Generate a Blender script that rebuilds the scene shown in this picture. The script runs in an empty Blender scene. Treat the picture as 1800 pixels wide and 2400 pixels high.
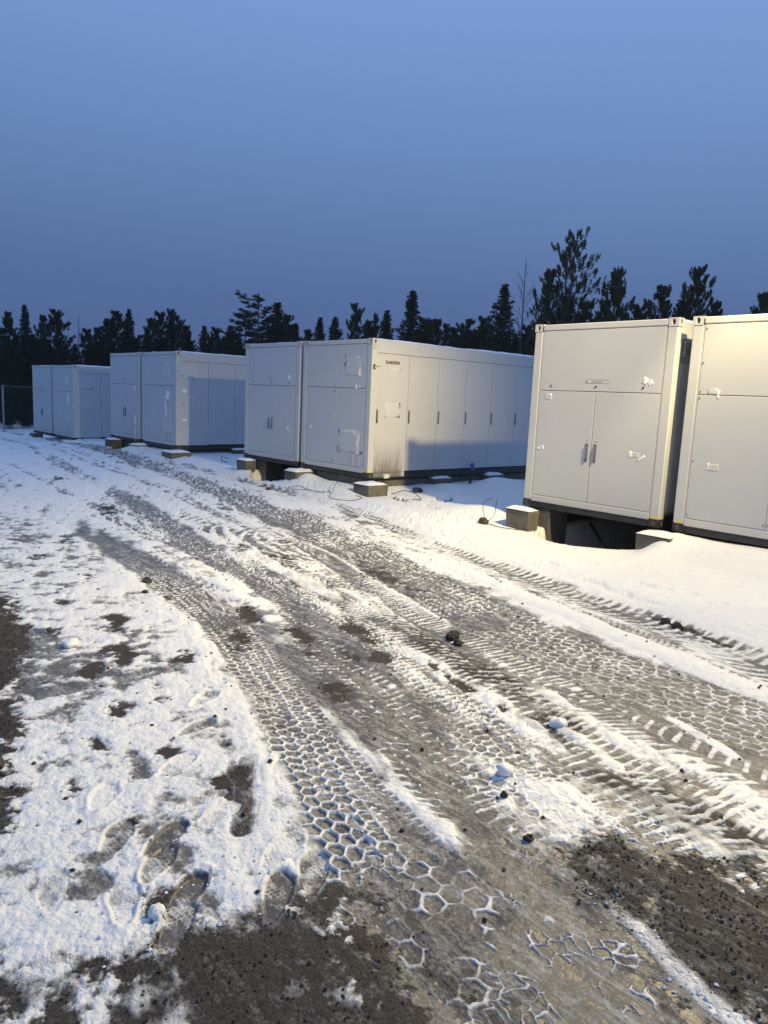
import bpy, math, random
import numpy as np
from mathutils import Vector, Matrix

# ------------------------------------------------------------------ camera
W_, H_ = 1800.0, 2400.0
CC = np.array([900.0, 1200.0])
V1 = np.array([-640.0, 861.0]) - CC          # vanishing point of the container ends
V2 = np.array([2900.0, 1021.0]) - CC         # vanishing point of the container sides
FP = math.sqrt(-float(V1 @ V2))
nrm = lambda v: v / np.linalg.norm(v)
E1 = nrm(np.array([V1[0], V1[1], FP])); E2 = nrm(np.array([V2[0], V2[1], FP]))
DN = nrm(np.cross(E2, E1))
if DN[1] < 0: DN = -DN
MM = np.array([-E1, E2, -DN])                # rows: world X, Y, Z in camera axes (x right, y down, z forward)
CH = 1.8                                     # eye height
def at(px, py, dist):
    """point of the place seen at that pixel, at that horizontal distance"""
    r = MM @ np.array([px - CC[0], py - CC[1], FP])
    p = r * dist / math.hypot(r[0], r[1])
    return float(p[0]), float(p[1]), float(p[2]) + CH

scene = bpy.context.scene
COL = scene.collection
cam_d = bpy.data.cameras.new('camera'); cam = bpy.data.objects.new('camera', cam_d); COL.objects.link(cam)
right, down, fwd = MM[:, 0], MM[:, 1], MM[:, 2]
m = Matrix.Identity(4)
for i in range(3):
    m[i][0] = right[i]; m[i][1] = -down[i]; m[i][2] = -fwd[i]
m[2][3] = CH
cam.matrix_world = m
cam_d.sensor_fit = 'VERTICAL'; cam_d.sensor_height = 24.0; cam_d.sensor_width = 18.0
cam_d.lens = 24.0 * FP / H_
cam_d.clip_start = 0.05; cam_d.clip_end = 2000
scene.camera = cam

# ------------------------------------------------------------------ sky, lamp, exposure
scene.view_settings.view_transform = 'Standard'; scene.view_settings.look = 'None'
scene.view_settings.exposure = 0; scene.view_settings.gamma = 1
world = bpy.data.worlds.new("World"); scene.world = world; world.use_nodes = True
wt = world.node_tree; wt.nodes.clear()
wo = wt.nodes.new('ShaderNodeOutputWorld'); wb = wt.nodes.new('ShaderNodeBackground')
tc = wt.nodes.new('ShaderNodeTexCoord'); sx = wt.nodes.new('ShaderNodeSeparateXYZ'); cr = wt.nodes.new('ShaderNodeValToRGB')
wt.links.new(tc.outputs['Generated'], sx.inputs[0])
ma = wt.nodes.new('ShaderNodeMath'); ma.operation = 'MULTIPLY_ADD'; ma.inputs[1].default_value = 0.04
wt.links.new(sx.outputs['X'], ma.inputs[0]); wt.links.new(sx.outputs['Z'], ma.inputs[2])
wt.links.new(ma.outputs[0], cr.inputs[0])
R_ = cr.color_ramp
stops = [(0.0, (.070, .118, .27)), (0.10, (.084, .143, .312)), (0.19, (.108, .192, .392)), (0.41, (.178, .305, .604)), (1.0, (.21, .37, .72))]
R_.elements[0].position = stops[0][0]; R_.elements[0].color = (*stops[0][1], 1)
R_.elements[1].position = stops[-1][0]; R_.elements[1].color = (*stops[-1][1], 1)
for p_, c_ in stops[1:-1]:
    e = R_.elements.new(p_); e.color = (*c_, 1)
wt.links.new(cr.outputs[0], wb.inputs[0]); wb.inputs[1].default_value = 1.09
wt.links.new(wb.outputs[0], wo.inputs[0])

# the yard's floodlight: a lamp on a mast just outside the picture, with the uneven beam of its reflector
ld = bpy.data.lights.new('floodlight', 'POINT'); ld.shadow_soft_size = 0.13
ld.energy = 1.0; ld.color = (1.0, 0.80, 0.40)
lo = bpy.data.objects.new('floodlight', ld); COL.objects.link(lo); lo.location = (-2.0, 8.38, 4.27 + CH)
ld.use_nodes = True; lt = ld.node_tree; lt.nodes.clear()
lout = lt.nodes.new('ShaderNodeOutputLight'); lem = lt.nodes.new('ShaderNodeEmission'); lt.links.new(lem.outputs[0], lout.inputs[0])
ltc = lt.nodes.new('ShaderNodeTexCoord'); lsx = lt.nodes.new('ShaderNodeSeparateXYZ'); lt.links.new(ltc.outputs['Normal'], lsx.inputs[0])
def LM(op, a, b):
    n = lt.nodes.new('ShaderNodeMath'); n.operation = op
    for i_, v in ((0, a), (1, b)):
        if isinstance(v, (int, float)): n.inputs[i_].default_value = v
        else: lt.links.new(v, n.inputs[i_])
    return n.outputs[0]
def LR(src, pts):
    n = lt.nodes.new('ShaderNodeValToRGB'); e = n.color_ramp.elements
    e[0].position, e[0].color = pts[0][0], (pts[0][1],) * 3 + (1,); e[1].position, e[1].color = pts[-1][0], (pts[-1][1],) * 3 + (1,)
    for p, v in pts[1:-1]: q = e.new(p); q.color = (v, v, v, 1)
    lt.links.new(src, n.inputs[0]); return n.outputs[0]
AZ = lambda deg: (deg % 360) / 360.0
az = LM('DIVIDE', LM('ARCTAN2', lsx.outputs['Y'], lsx.outputs['X']), 2 * math.pi); az = LM('ADD', az, 1.0); az = LM('FRACT', az, 0.0)
beam = LR(az, [(0, .25), (AZ(90), .0), (AZ(138), .0), (AZ(147), .09), (AZ(156), .42), (AZ(167), 1.0), (AZ(215), 1.0), (AZ(262), .68), (AZ(300), .7), (1.0, .25)])
dn = LR(LM('MULTIPLY', lsx.outputs['Z'], -1.0), [(0, .2), (.21, .38), (.34, .95), (.42, 1.0), (.70, 1.0), (.82, .62), (.93, .32), (1.0, .25)])
steep = LR(LM('MULTIPLY', lsx.outputs['Z'], -1.0), [(0, 0), (.55, 0), (.74, .85), (1.0, .9)])
lt.links.new(LM('MULTIPLY', LM('MULTIPLY', LM('MAXIMUM', beam, steep), dn), 6100.0), lem.inputs[1])

# ------------------------------------------------------------------ materials
def mat(name):
    m_ = bpy.data.materials.new(name); m_.use_nodes = True
    nt = m_.node_tree; nt.nodes.clear()
    o = nt.nodes.new('ShaderNodeOutputMaterial'); b = nt.nodes.new('ShaderNodeBsdfPrincipled')
    nt.links.new(b.outputs[0], o.inputs[0])
    return m_, nt, b
def N(nt, t, **kw):
    n = nt.nodes.new(t)
    for k, v in kw.items():
        if k == 'ins':
            for kk, vv in v.items(): n.inputs[kk].default_value = vv
        else: setattr(n, k, v)
    return n
def L(nt, a, b): nt.links.new(a, b)
def ramp(nt, src, p0, p1, c0=(0, 0, 0, 1), c1=(1, 1, 1, 1)):
    r = nt.nodes.new('ShaderNodeValToRGB'); r.color_ramp.elements[0].position = p0; r.color_ramp.elements[1].position = p1
    r.color_ramp.elements[0].color = c0; r.color_ramp.elements[1].color = c1
    nt.links.new(src, r.inputs[0]); return r.outputs[0]
def mix(nt, f, a, b, mode='MIX'):
    n = nt.nodes.new('ShaderNodeMix'); n.data_type = 'RGBA'; n.blend_type = mode
    if isinstance(f, (int, float)): n.inputs[0].default_value = f
    else: nt.links.new(f, n.inputs[0])
    for i, v in ((6, a), (7, b)):
        if isinstance(v, tuple): n.inputs[i].default_value = (*v, 1) if len(v) == 3 else v
        else: nt.links.new(v, n.inputs[i])
    return n.outputs[2]
def math_(nt, op, a, b=None, clamp=False):
    n = nt.nodes.new('ShaderNodeMath'); n.operation = op; n.use_clamp = clamp
    for i, v in ((0, a), (1, b)):
        if v is None: continue
        if isinstance(v, (int, float)): n.inputs[i].default_value = v
        else: nt.links.new(v, n.inputs[i])
    return n.outputs[0]
def noise(nt, scale, detail=4, rough=.6, vec=None, sc3=None):
    n = nt.nodes.new('ShaderNodeTexNoise'); n.inputs['Scale'].default_value = scale; n.inputs['Detail'].default_value = detail
    n.inputs['Roughness'].default_value = rough
    if vec is None:
        t = nt.nodes.new('ShaderNodeTexCoord'); vec = t.outputs['Object']
    if sc3:
        mp = nt.nodes.new('ShaderNodeMapping'); mp.inputs['Scale'].default_value = sc3; nt.links.new(vec, mp.inputs[0]); vec = mp.outputs[0]
    nt.links.new(vec, n.inputs[0]); return n.outputs[0]
def bump(nt, b, h, strength, dist):
    n = nt.nodes.new('ShaderNodeBump'); n.inputs['Strength'].default_value = strength; n.inputs['Distance'].default_value = dist
    nt.links.new(h, n.inputs['Height']); nt.links.new(n.outputs[0], b.inputs['Normal'])

def paint(name, col=(.50, .508, .515), rough=.42, dirt=.42, streak=0.0):
    m_, nt, b = mat(name)
    n1 = noise(nt, 1.6, 6, .65); n2 = noise(nt, 5.0, 6, .7, sc3=(3.0, 3.0, .35))
    d = math_(nt, 'MULTIPLY', ramp(nt, n1, .42, .75), ramp(nt, n2, .4, .8))
    c = mix(nt, math_(nt, 'MULTIPLY', d, dirt), col, (.38, .35, .29))
    n3 = noise(nt, 9.0, 5, .75)
    c = mix(nt, math_(nt, 'MULTIPLY', ramp(nt, n3, .66, .74), dirt * .6), c, (.30, .27, .22))
    if streak:
        t = nt.nodes.new('ShaderNodeTexCoord'); s = nt.nodes.new('ShaderNodeSeparateXYZ'); L(nt, t.outputs['Object'], s.inputs[0])
        low = ramp(nt, s.outputs['Z'], .12, .80, (1, 1, 1, 1), (0, 0, 0, 1))
        st = noise(nt, 1.0, 6, .8, sc3=(14, 40, 1.1))
        sm = math_(nt, 'MULTIPLY', math_(nt, 'POWER', low, 1.2), ramp(nt, st, .36, .56))
        edge = math_(nt, 'MULTIPLY', ramp(nt, s.outputs['Z'], .14, .23, (1, 1, 1, 1), (0, 0, 0, 1)), .75)
        front = ramp(nt, s.outputs['Y'], .9, 1.35, (1, 1, 1, 1), (0, 0, 0, 1))
        hinge = math_(nt, 'MULTIPLY', ramp(nt, s.outputs['Y'], .13, .20, (1, 1, 1, 1), (0, 0, 0, 1)), ramp(nt, noise(nt, 4, 5, .7), .4, .62))
        hinge = math_(nt, 'MULTIPLY', hinge, ramp(nt, s.outputs['Z'], .4, 1.9, (1, 1, 1, 1), (0, 0, 0, 1)))
        tot = math_(nt, 'MAXIMUM', math_(nt, 'MAXIMUM', sm, edge), hinge)
        tot = math_(nt, 'MULTIPLY', math_(nt, 'MULTIPLY', tot, front), streak, True)
        c = mix(nt, tot, c, (.10, .085, .055))
    L(nt, c, b.inputs['Base Color']); b.inputs['Roughness'].default_value = rough
    bump(nt, b, noise(nt, 90, 3, .5), .12, .002)
    return m_
def simple(name, col, rough=.6, metal=0, nscale=12, var=.35, bstr=.15, bdist=.004):
    m_, nt, b = mat(name)
    n1 = noise(nt, nscale, 5, .65)
    c = mix(nt, ramp(nt, n1, .3, .75), tuple(x * (1 - var) for x in col), tuple(min(1, x * (1 + var)) for x in col))
    L(nt, c, b.inputs['Base Color']); b.inputs['Roughness'].default_value = rough; b.inputs['Metallic'].default_value = metal
    if bstr: bump(nt, b, noise(nt, nscale * 6, 4, .6), bstr, bdist)
    return m_

M = {}
M['paint'] = paint('white_container_paint')
M['post'] = paint('post_paint', (.52, .52, .51), .4, .55)
M['stained'] = paint('stained_door_paint', (.51, .50, .485), .45, .3, 0.95)
M['black'] = simple('black_skid_paint', (.022, .023, .026), .5, var=.4)
M['seam'] = simple('seam_shade', (.02, .02, .022), .8, bstr=0)  # dark tone stands in for the shade inside the panel gaps
M['hole'] = simple('casting_hollow', (.10, .09, .075), .8, bstr=0)
M['steel'] = simple('handle_steel', (.33, .33, .32), .35, .7, bstr=0)
M['dark'] = simple('dark_plastic', (.03, .03, .03), .5, bstr=0)
M['yellow'] = simple('yellow_sticker', (.75, .55, .04), .5, bstr=0, var=.1)
M['film'] = simple('clear_film_residue', (.54, .54, .53), .28, nscale=7, var=.05, bstr=.35, bdist=.006)
M['tape'] = simple('white_tape', (.82, .82, .82), .35, nscale=30, var=.05, bstr=.4)
M['label'] = simple('grey_label', (.30, .31, .33), .5, nscale=60, var=.5, bstr=0)
M['labelw'] = simple('pale_label', (.62, .62, .60), .5, nscale=60, var=.15, bstr=0)
M['print'] = simple('black_print', (.03, .03, .035), .6, bstr=0)
M['bolt'] = simple('bolt_steel', (.12, .12, .12), .4, .5, bstr=0)
M['blue'] = simple('blue_plastic', (.03, .12, .42), .4, bstr=0)
M['rubber'] = simple('black_rubber', (.02, .02, .02), .55, bstr=0)
M['galv'] = simple('galvanised_steel', (.45, .46, .47), .45, .5, bstr=0)
M['wire'] = simple('dark_wire', (.06, .065, .07), .5, .3, bstr=0)
def concrete():
    m_, nt, b = mat('concrete')
    n1 = noise(nt, 3.5, 8, .7); n2 = noise(nt, 26, 6, .7)
    c = mix(nt, ramp(nt, n1, .3, .72), (.07, .064, .05), (.17, .16, .13))
    c = mix(nt, ramp(nt, n2, .58, .72), c, (.14, .12, .085))
    L(nt, c, b.inputs['Base Color']); b.inputs['Roughness'].default_value = .9
    bump(nt, b, n2, .5, .012); return m_
M['concrete'] = concrete()
M['beam_shade'] = simple('shade_black_beam', (.018, .015, .012), .8)  # near-black so the beams carry the hollow's shade in their colour
def snowmat(name='snow'):
    m_, nt, b = mat(name)
    n1 = noise(nt, 2.2, 6, .6)
    c = mix(nt, ramp(nt, n1, .35, .7), (.76, .765, .765), (.84, .84, .835))
    L(nt, c, b.inputs['Base Color']); b.inputs['Roughness'].default_value = .65
    bump(nt, b, noise(nt, 60, 6, .7), .5, .01); return m_
M['snow'] = snowmat()

def groundmat():
    m_, nt, b = mat('snowy_gravel_road')
    at_s = N(nt, 'ShaderNodeAttribute', attribute_name='snow'); at_m = N(nt, 'ShaderNodeAttribute', attribute_name='mud')
    n_f = noise(nt, 55, 6, .72); n_m = noise(nt, 11, 8, .7); n_g = noise(nt, 105, 5, .75)
    n_l = noise(nt, 1.3, 5, .6)
    # snow cover with a ragged fine edge
    s = math_(nt, 'ADD', at_s.outputs['Fac'], math_(nt, 'MULTIPLY', math_(nt, 'SUBTRACT', n_f, .5), .55))
    s = math_(nt, 'ADD', s, math_(nt, 'MULTIPLY', math_(nt, 'SUBTRACT', n_m, .5), .5))
    tcr = N(nt, 'ShaderNodeTexCoord'); mpr = N(nt, 'ShaderNodeMapping', ins={'Rotation': (0, 0, math.radians(20)), 'Scale': (1.6, 10.0, 1.0)}); L(nt, tcr.outputs['Object'], mpr.inputs[0])
    n_s = noise(nt, 2.2, 9, .72, vec=mpr.outputs[0]); thin = math_(nt, 'SUBTRACT', 1.0, at_s.outputs['Fac'])
    s = math_(nt, 'ADD', s, math_(nt, 'MULTIPLY', math_(nt, 'SUBTRACT', n_s, .47), math_(nt, 'MULTIPLY', thin, math_(nt, 'SUBTRACT', 1.6, at_m.outputs['Fac']))))
    s = math_(nt, 'SUBTRACT', s, math_(nt, 'MULTIPLY', at_m.outputs['Fac'], .06))
    cover = ramp(nt, s, .14, .86)
    gravel = mix(nt, ramp(nt, n_g, .40, .66), (.010, .008, .007), (.095, .080, .063))
    gravel = mix(nt, ramp(nt, noise(nt, 3.2, 7, .7), .40, .62), gravel, mix(nt, ramp(nt, n_g, .35, .7), (.032, .028, .024), (.10, .09, .078)))
    gravel = mix(nt, ramp(nt, n_m, .45, 1.0), gravel, (.038, .031, .025), 'MIX')
    ice = mix(nt, ramp(nt, n_m, .32, .68), (.070, .065, .058), (.270, .255, .232))
    ice = mix(nt, ramp(nt, n_l, .35, .65), ice, (.135, .124, .110))
    ice = mix(nt, ramp(nt, n_f, .30, .62), tuple([.045, .038, .030]), ice)
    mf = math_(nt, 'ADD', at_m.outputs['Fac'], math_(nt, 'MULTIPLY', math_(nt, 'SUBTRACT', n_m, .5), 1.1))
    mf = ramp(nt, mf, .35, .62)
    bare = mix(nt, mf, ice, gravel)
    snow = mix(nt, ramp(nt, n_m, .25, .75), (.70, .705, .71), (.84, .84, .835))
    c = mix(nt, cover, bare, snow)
    # dirt specks thrown over the snow
    v = N(nt, 'ShaderNodeTexVoronoi', ins={'Scale': 38.0, 'Randomness': 1.0}); t = N(nt, 'ShaderNodeTexCoord'); L(nt, t.outputs['Object'], v.inputs[0])
    speck = math_(nt, 'MULTIPLY', ramp(nt, v.outputs['Distance'], .09, .16, (1, 1, 1, 1), (0, 0, 0, 1)), ramp(nt, noise(nt, 2.4, 5, .7), .5, .62))
    spk = N(nt, 'ShaderNodeAttribute', attribute_name='speck')
    c = mix(nt, math_(nt, 'MULTIPLY', speck, spk.outputs['Fac']), c, (.07, .055, .04))
    L(nt, c, b.inputs['Base Color'])
    rr = mix(nt, cover, mix(nt, mf, (.38, .38, .38), (.85, .85, .85)), (.7, .7, .7))
    L(nt, rr, b.inputs['Roughness'])
    h = math_(nt, 'ADD', math_(nt, 'MULTIPLY', n_f, math_(nt, 'ADD', math_(nt, 'MULTIPLY', cover, .7), .25)), math_(nt, 'MULTIPLY', math_(nt, 'MULTIPLY', n_g, mf), 2.2))
    h = math_(nt, 'ADD', h, math_(nt, 'MULTIPLY', cover, .25))
    bump(nt, b, h, .75, .012)
    return m_
M['ground'] = groundmat()

def foliage(name, c0, c1):
    m_, nt, b = mat(name)
    n1 = noise(nt, 1.1, 3, .6)
    c = mix(nt, ramp(nt, n1, .35, .65), c0, c1)
    L(nt, c, b.inputs['Base Color']); b.inputs['Roughness'].default_value = .8
    b.inputs['Specular IOR Level'].default_value = .2
    return m_
M['spruce'] = foliage('spruce_needles', (.012, .024, .016), (.030, .052, .034))
M['pine'] = foliage('pine_needles', (.020, .036, .020), (.046, .066, .036))
M['bark'] = simple('bark', (.055, .043, .033), .9, bstr=0)
M['birch'] = simple('birch_bark', (.12, .11, .10), .9, bstr=0)

# ------------------------------------------------------------------ mesh helpers
class MB:
    def __init__(s): s.v = []; s.f = []; s.mi = []; s.k = 0
    def add(s, vs, fs):
        o = len(s.v); s.v += [tuple(v) for v in vs]; s.f += [tuple(i + o for i in f) for f in fs]; s.mi += [s.k] * len(fs)
    def box(s, x0, x1, y0, y1, z0, z1, ch=0.0):
        if ch <= 0:
            s.add([(x0, y0, z0), (x1, y0, z0), (x1, y1, z0), (x0, y1, z0), (x0, y0, z1), (x1, y0, z1), (x1, y1, z1), (x0, y1, z1)],
                  [(0, 3, 2, 1), (4, 5, 6, 7), (0, 1, 5, 4), (1, 2, 6, 5), (2, 3, 7, 6), (3, 0, 4, 7)]); return
        c = min(ch, (x1 - x0) * .45, (y1 - y0) * .45, (z1 - z0) * .45)
        X = (x0, x1); Y = (y0, y1); Z = (z0, z1); vs = []; ix = {}
        for i in (0, 1):
            for j in (0, 1):
                for k in (0, 1):
                    sx_, sy_, sz_ = (1 if i == 0 else -1), (1 if j == 0 else -1), (1 if k == 0 else -1)
                    for a in range(3):
                        p = [X[i] + sx_ * c, Y[j] + sy_ * c, Z[k] + sz_ * c]
                        p[a] = (X[i], Y[j], Z[k])[a]
                        ix[(i, j, k, a)] = len(vs); vs.append(tuple(p))
        fs = []
        def quad(a, q):
            cen = Vector(((x0 + x1) / 2, (y0 + y1) / 2, (z0 + z1) / 2))
            P = [Vector(vs[t]) for t in q]; n_ = (P[1] - P[0]).cross(P[2] - P[0])
            if n_.dot((P[0] + P[1] + P[2]) / 3 - cen) < 0: q = q[::-1]
            fs.append(tuple(q))
        for a in range(3):
            o = [b for b in range(3) if b != a]
            for s_ in (0, 1):
                q = []
                for u, w in ((0, 0), (1, 0), (1, 1), (0, 1)):
                    k_ = [0, 0, 0]; k_[a] = s_; k_[o[0]] = u; k_[o[1]] = w; q.append(ix[(*k_, a)])
                quad(a, q)
        for a in range(3):
            o = [b for b in range(3) if b != a]
            for u in (0, 1):
                for w in (0, 1):
                    k0 = [0, 0, 0]; k0[o[0]] = u; k0[o[1]] = w; k1 = list(k0); k1[a] = 1
                    quad(None, [ix[(*k0, o[0])], ix[(*k1, o[0])], ix[(*k1, o[1])], ix[(*k0, o[1])]])
        for i in (0, 1):
            for j in (0, 1):
                for k in (0, 1): quad(None, [ix[(i, j, k, 0)], ix[(i, j, k, 1)], ix[(i, j, k, 2)]])
        s.add(vs, fs)
    def tube(s, pts, rad, n=8, cap=True):
        pts = [Vector(p) for p in pts]; rings = []
        rads = rad if isinstance(rad, (list, tuple)) else [rad] * len(pts)
        vs = []
        for i, p in enumerate(pts):
            d = (pts[min(i + 1, len(pts) - 1)] - pts[max(i - 1, 0)]).normalized()
            a = d.cross(Vector((0, 0, 1)) if abs(d.z) < .95 else Vector((1, 0, 0))).normalized(); b_ = d.cross(a)
            for k in range(n):
                t = 2 * math.pi * k / n; vs.append(p + (a * math.cos(t) + b_ * math.sin(t)) * rads[i])
        fs = []
        for i in range(len(pts) - 1):
            for k in range(n):
                k2 = (k + 1) % n; fs.append((i * n + k, i * n + k2, (i + 1) * n + k2, (i + 1) * n + k))
        if cap: fs.append(tuple(range(n - 1, -1, -1))); fs.append(tuple((len(pts) - 1) * n + k for k in range(n)))
        s.add(vs, fs)
    def disc(s, c, u, w, ru, rw, n=14):
        """flat ellipse fan at c spanned by unit vectors u,w"""
        c = Vector(c); u = Vector(u); w = Vector(w)
        s.add([c + u * (ru * math.cos(2 * math.pi * k / n)) + w * (rw * math.sin(2 * math.pi * k / n)) for k in range(n)], [tuple(range(n))])
    def build(s, name, mats, parent=None, smooth=False):
        me = bpy.data.meshes.new(name); me.from_pydata(s.v, [], s.f); me.update()
        for mm in (mats if isinstance(mats, (list, tuple)) else [mats]): me.materials.append(mm)
        if len(me.materials) > 1: me.polygons.foreach_set('material_index', s.mi)
        if smooth: me.polygons.foreach_set('use_smooth', [True] * len(me.polygons))
        o = bpy.data.objects.new(name, me); COL.objects.link(o)
        if parent is not None: o.parent = parent
        return o
def tag(o, label=None, cat=None, group=None, kind=None):
    if label: o['label'] = label
    if cat: o['category'] = cat
    if group: o['group'] = group
    if kind: o['kind'] = kind
    return o
def empty(name, loc, label, cat, group=None):
    o = bpy.data.objects.new(name, None); COL.objects.link(o); o.location = loc; o.empty_display_size = .3
    return tag(o, label, cat, group)
def raw_mesh(name, V, F, mats, parent=None, smooth=False, mi=None):
    """numpy mesh: V (n,3), F (m,k) all faces same size"""
    me = bpy.data.meshes.new(name); k = F.shape[1]
    me.vertices.add(len(V)); me.vertices.foreach_set('co', np.ascontiguousarray(V, dtype=np.float32).ravel())
    me.loops.add(F.size); me.loops.foreach_set('vertex_index', np.ascontiguousarray(F, dtype=np.int32).ravel())
    me.polygons.add(len(F)); me.polygons.foreach_set('loop_start', np.arange(0, F.size, k, dtype=np.int32))
    try: me.polygons.foreach_set('loop_total', np.full(len(F), k, dtype=np.int32))
    except Exception: pass
    me.polygons.foreach_set('use_smooth', np.full(len(F), smooth, dtype=bool))
    for mm in (mats if isinstance(mats, (list, tuple)) else [mats]): me.materials.append(mm)
    if mi is not None: me.polygons.foreach_set('material_index', mi.astype(np.int32))
    me.update(calc_edges=True)
    o = bpy.data.objects.new(name, me); COL.objects.link(o)
    if parent is not None: o.parent = parent
    return o

# ------------------------------------------------------------------ noise (numpy)
def hsh(ix, iy, seed):
    h = (ix.astype(np.int64) * 374761393 + iy.astype(np.int64) * 668265263 + seed * 1274126177) & 0xffffffff
    h = ((h ^ (h >> 13)) * 1274126177) & 0xffffffff
    h = h ^ (h >> 16)
    return (h & 0xffff).astype(np.float32) / 65535.0
def vn(x, y, seed=0):
    ix = np.floor(x); iy = np.floor(y); fx = (x - ix).astype(np.float32); fy = (y - iy).astype(np.float32)
    fx = fx * fx * (3 - 2 * fx); fy = fy * fy * (3 - 2 * fy); ix = ix.astype(np.int64); iy = iy.astype(np.int64)
    a = hsh(ix, iy, seed); b = hsh(ix + 1, iy, seed); c = hsh(ix, iy + 1, seed); d = hsh(ix + 1, iy + 1, seed)
    return (a + (b - a) * fx) * (1 - fy) + (c + (d - c) * fx) * fy
def fbm(x, y, seed=0, oct=4, gain=.5):
    t = 0; a = 1.0; s = 0
    for o in range(oct):
        t = t + a * (vn(x, y, seed + o * 17) - .5); s += a; a *= gain; x, y = x * 1.93 + y * .41 + 5.2, y * 1.93 - x * .41 + 1.3
    return t / s * 2
def sst(a, b, x):
    t = np.clip((x - a) / (b - a), 0, 1); return t * t * (3 - 2 * t)
def cells(x, y, jit, seed):
    """hexagonal lattice, unit pitch; returns F2-F1 and the random id of the cell"""
    jy = np.floor(y / .866).astype(np.int64); F1 = np.full(x.shape, 9., np.float32); F2 = F1.copy(); ID = np.zeros_like(F1)
    for dj in (-1, 0, 1):
        j = jy + dj; off = .5 * (j & 1); i0 = np.floor(x - off).astype(np.int64)
        for di in (-1, 0, 1):
            i = i0 + di; r1 = hsh(i, j, seed) - .5; r2 = hsh(i, j, seed + 7) - .5
            cx = i + .5 + off + r1 * jit; cy = (j + .5 + r2 * jit) * .866
            d = np.hypot(x - cx, y - cy).astype(np.float32)
            n1 = d < F1; F2 = np.where(n1, F1, np.minimum(F2, d)); ID = np.where(n1, r1 + .5, ID); F1 = np.where(n1, d, F1)
    return F2 - F1, ID

# ------------------------------------------------------------------ ground
RR = [0, 3, 12, 16, 20, 24, 28, 34.5, 42, 60, 1500]; ZZ = [0, 0, -.30, -.26, -.26, -.23, -.30, -.62, -.92, -1.0, -1.0]
def terrain(x, y): return np.interp(np.hypot(x, y), RR, ZZ)

def spline(P, step=.35):
    P = np.array(P, float); P = np.vstack([2 * P[0] - P[1], P, 2 * P[-1] - P[-2]]); out = []
    for i in range(1, len(P) - 2):
        n = max(2, int(np.linalg.norm(P[i + 1] - P[i]) / step)); n = min(n, 8)
        for t in np.arange(n) / n:
            out.append(.5 * ((2 * P[i]) + (-P[i - 1] + P[i + 1]) * t + (2 * P[i - 1] - 5 * P[i] + 4 * P[i + 1] - P[i + 2]) * t * t + (-P[i - 1] + 3 * P[i] - 3 * P[i + 1] + P[i + 2]) * t ** 3))
    out.append(P[-2]); return np.array(out)
def along(x, y, P, wid):
    """signed offset t (positive: towards the containers) and run s along the line; |t|=99 where far"""
    P = spline(P); T = np.full(x.shape, 99., np.float32); S = np.zeros_like(T); s0 = 0
    for i in range(len(P) - 1):
        a, b = P[i], P[i + 1]; d = b - a; l = np.hypot(*d)
        if l < 1e-6: continue
        d = d / l
        m_ = np.nonzero((x > min(a[0], b[0]) - wid) & (x < max(a[0], b[0]) + wid) & (y > min(a[1], b[1]) - wid) & (y < max(a[1], b[1]) + wid))[0]
        if len(m_):
            rx = x[m_] - a[0]; ry = y[m_] - a[1]; u = np.clip(rx * d[0] + ry * d[1], 0, l)
            qx = rx - u * d[0]; qy = ry - u * d[1]; dist = np.hypot(qx, qy)
            sg = np.where(rx * -d[1] + ry * d[0] > 0, 1, -1)
            n1 = dist < np.abs(T[m_]); mm = m_[n1]
            T[mm] = (dist * sg)[n1]; S[mm] = (s0 + u)[n1]
        s0 += l
    return T, S

T1 = [(-40, 6.5), (-30, 5.0), (-17.55, 3.82), (-14.3, 3.75), (-10.7, 3.73), (-8.16, 3.38), (-6.79, 3.26), (-5.8, 3.09), (-4.91, 2.87), (-4.19, 2.64), (-3.66, 2.48), (-3.03, 2.22), (-2.55, 2.01), (-2.19, 1.84), (-1.9, 1.75), (-1.64, 1.72), (-1.35, 1.66), (-1.0, 1.5)]
T2 = [(-47.7, 10.5), (-35.2, 8.7), (-21.25, 6.52), (-15.16, 5.68), (-12.76, 5.4), (-10.7, 4.97), (-8.95, 4.59), (-7.91, 4.30), (-6.36, 3.92), (-5.07, 3.51), (-3.91, 3.10), (-3.27, 2.85), (-2.55, 2.63), (-1.95, 2.44), (-1.49, 2.29), (-1.05, 2.14), (-.6, 2.0)]
T3 = [(-45, 11.5), (-35.1, 10.3), (-23.3, 8.83), (-17.77, 8.14), (-15.19, 7.77), (-12.91, 7.36), (-11.07, 7.01), (-9.59, 6.65), (-7.7, 6.05), (-6.27, 5.5), (-5.26, 5.2), (-4.25, 4.82), (-3.5, 4.62), (-2.93, 4.5), (-2.36, 4.45), (-1.9, 4.4), (-1.0, 4.3)]
T4 = [(-20, 9.3), (-12, 8.7), (-9.11, 8.06), (-7.63, 7.44), (-6.2, 7.11), (-5.23, 6.83), (-4.37, 6.55), (-3.77, 6.42), (-3.18, 6.3), (-2.53, 6.08), (-2.11, 5.87), (-1, 5.5)]
T5 = [(-8.5, 5.3), (-6.48, 4.53), (-5.1, 4.25), (-4.03, 4.05), (-3.63, 3.95), (-3.1, 3.85), (-2.58, 3.65), (-2.01, 3.33), (-1.69, 3.25), (-1.2, 3.12)]
RG = [(-7.2, 6.75), (-5.54, 6.33), (-4.37, 5.9), (-3.83, 5.76), (-3.19, 5.58), (-2.65, 5.42), (-1.89, 5.2), (-1, 5)]
T6 = [(-9.5, 5.35), (-8.01, 4.84), (-6.58, 4.52), (-5.69, 4.33), (-5.0, 4.15)]
R6 = [(-4.2, 3.85), (-3.47, 3.62), (-2.95, 3.52), (-2.6, 3.42), (-2.33, 3.30), (-2.0, 3.16)]
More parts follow.
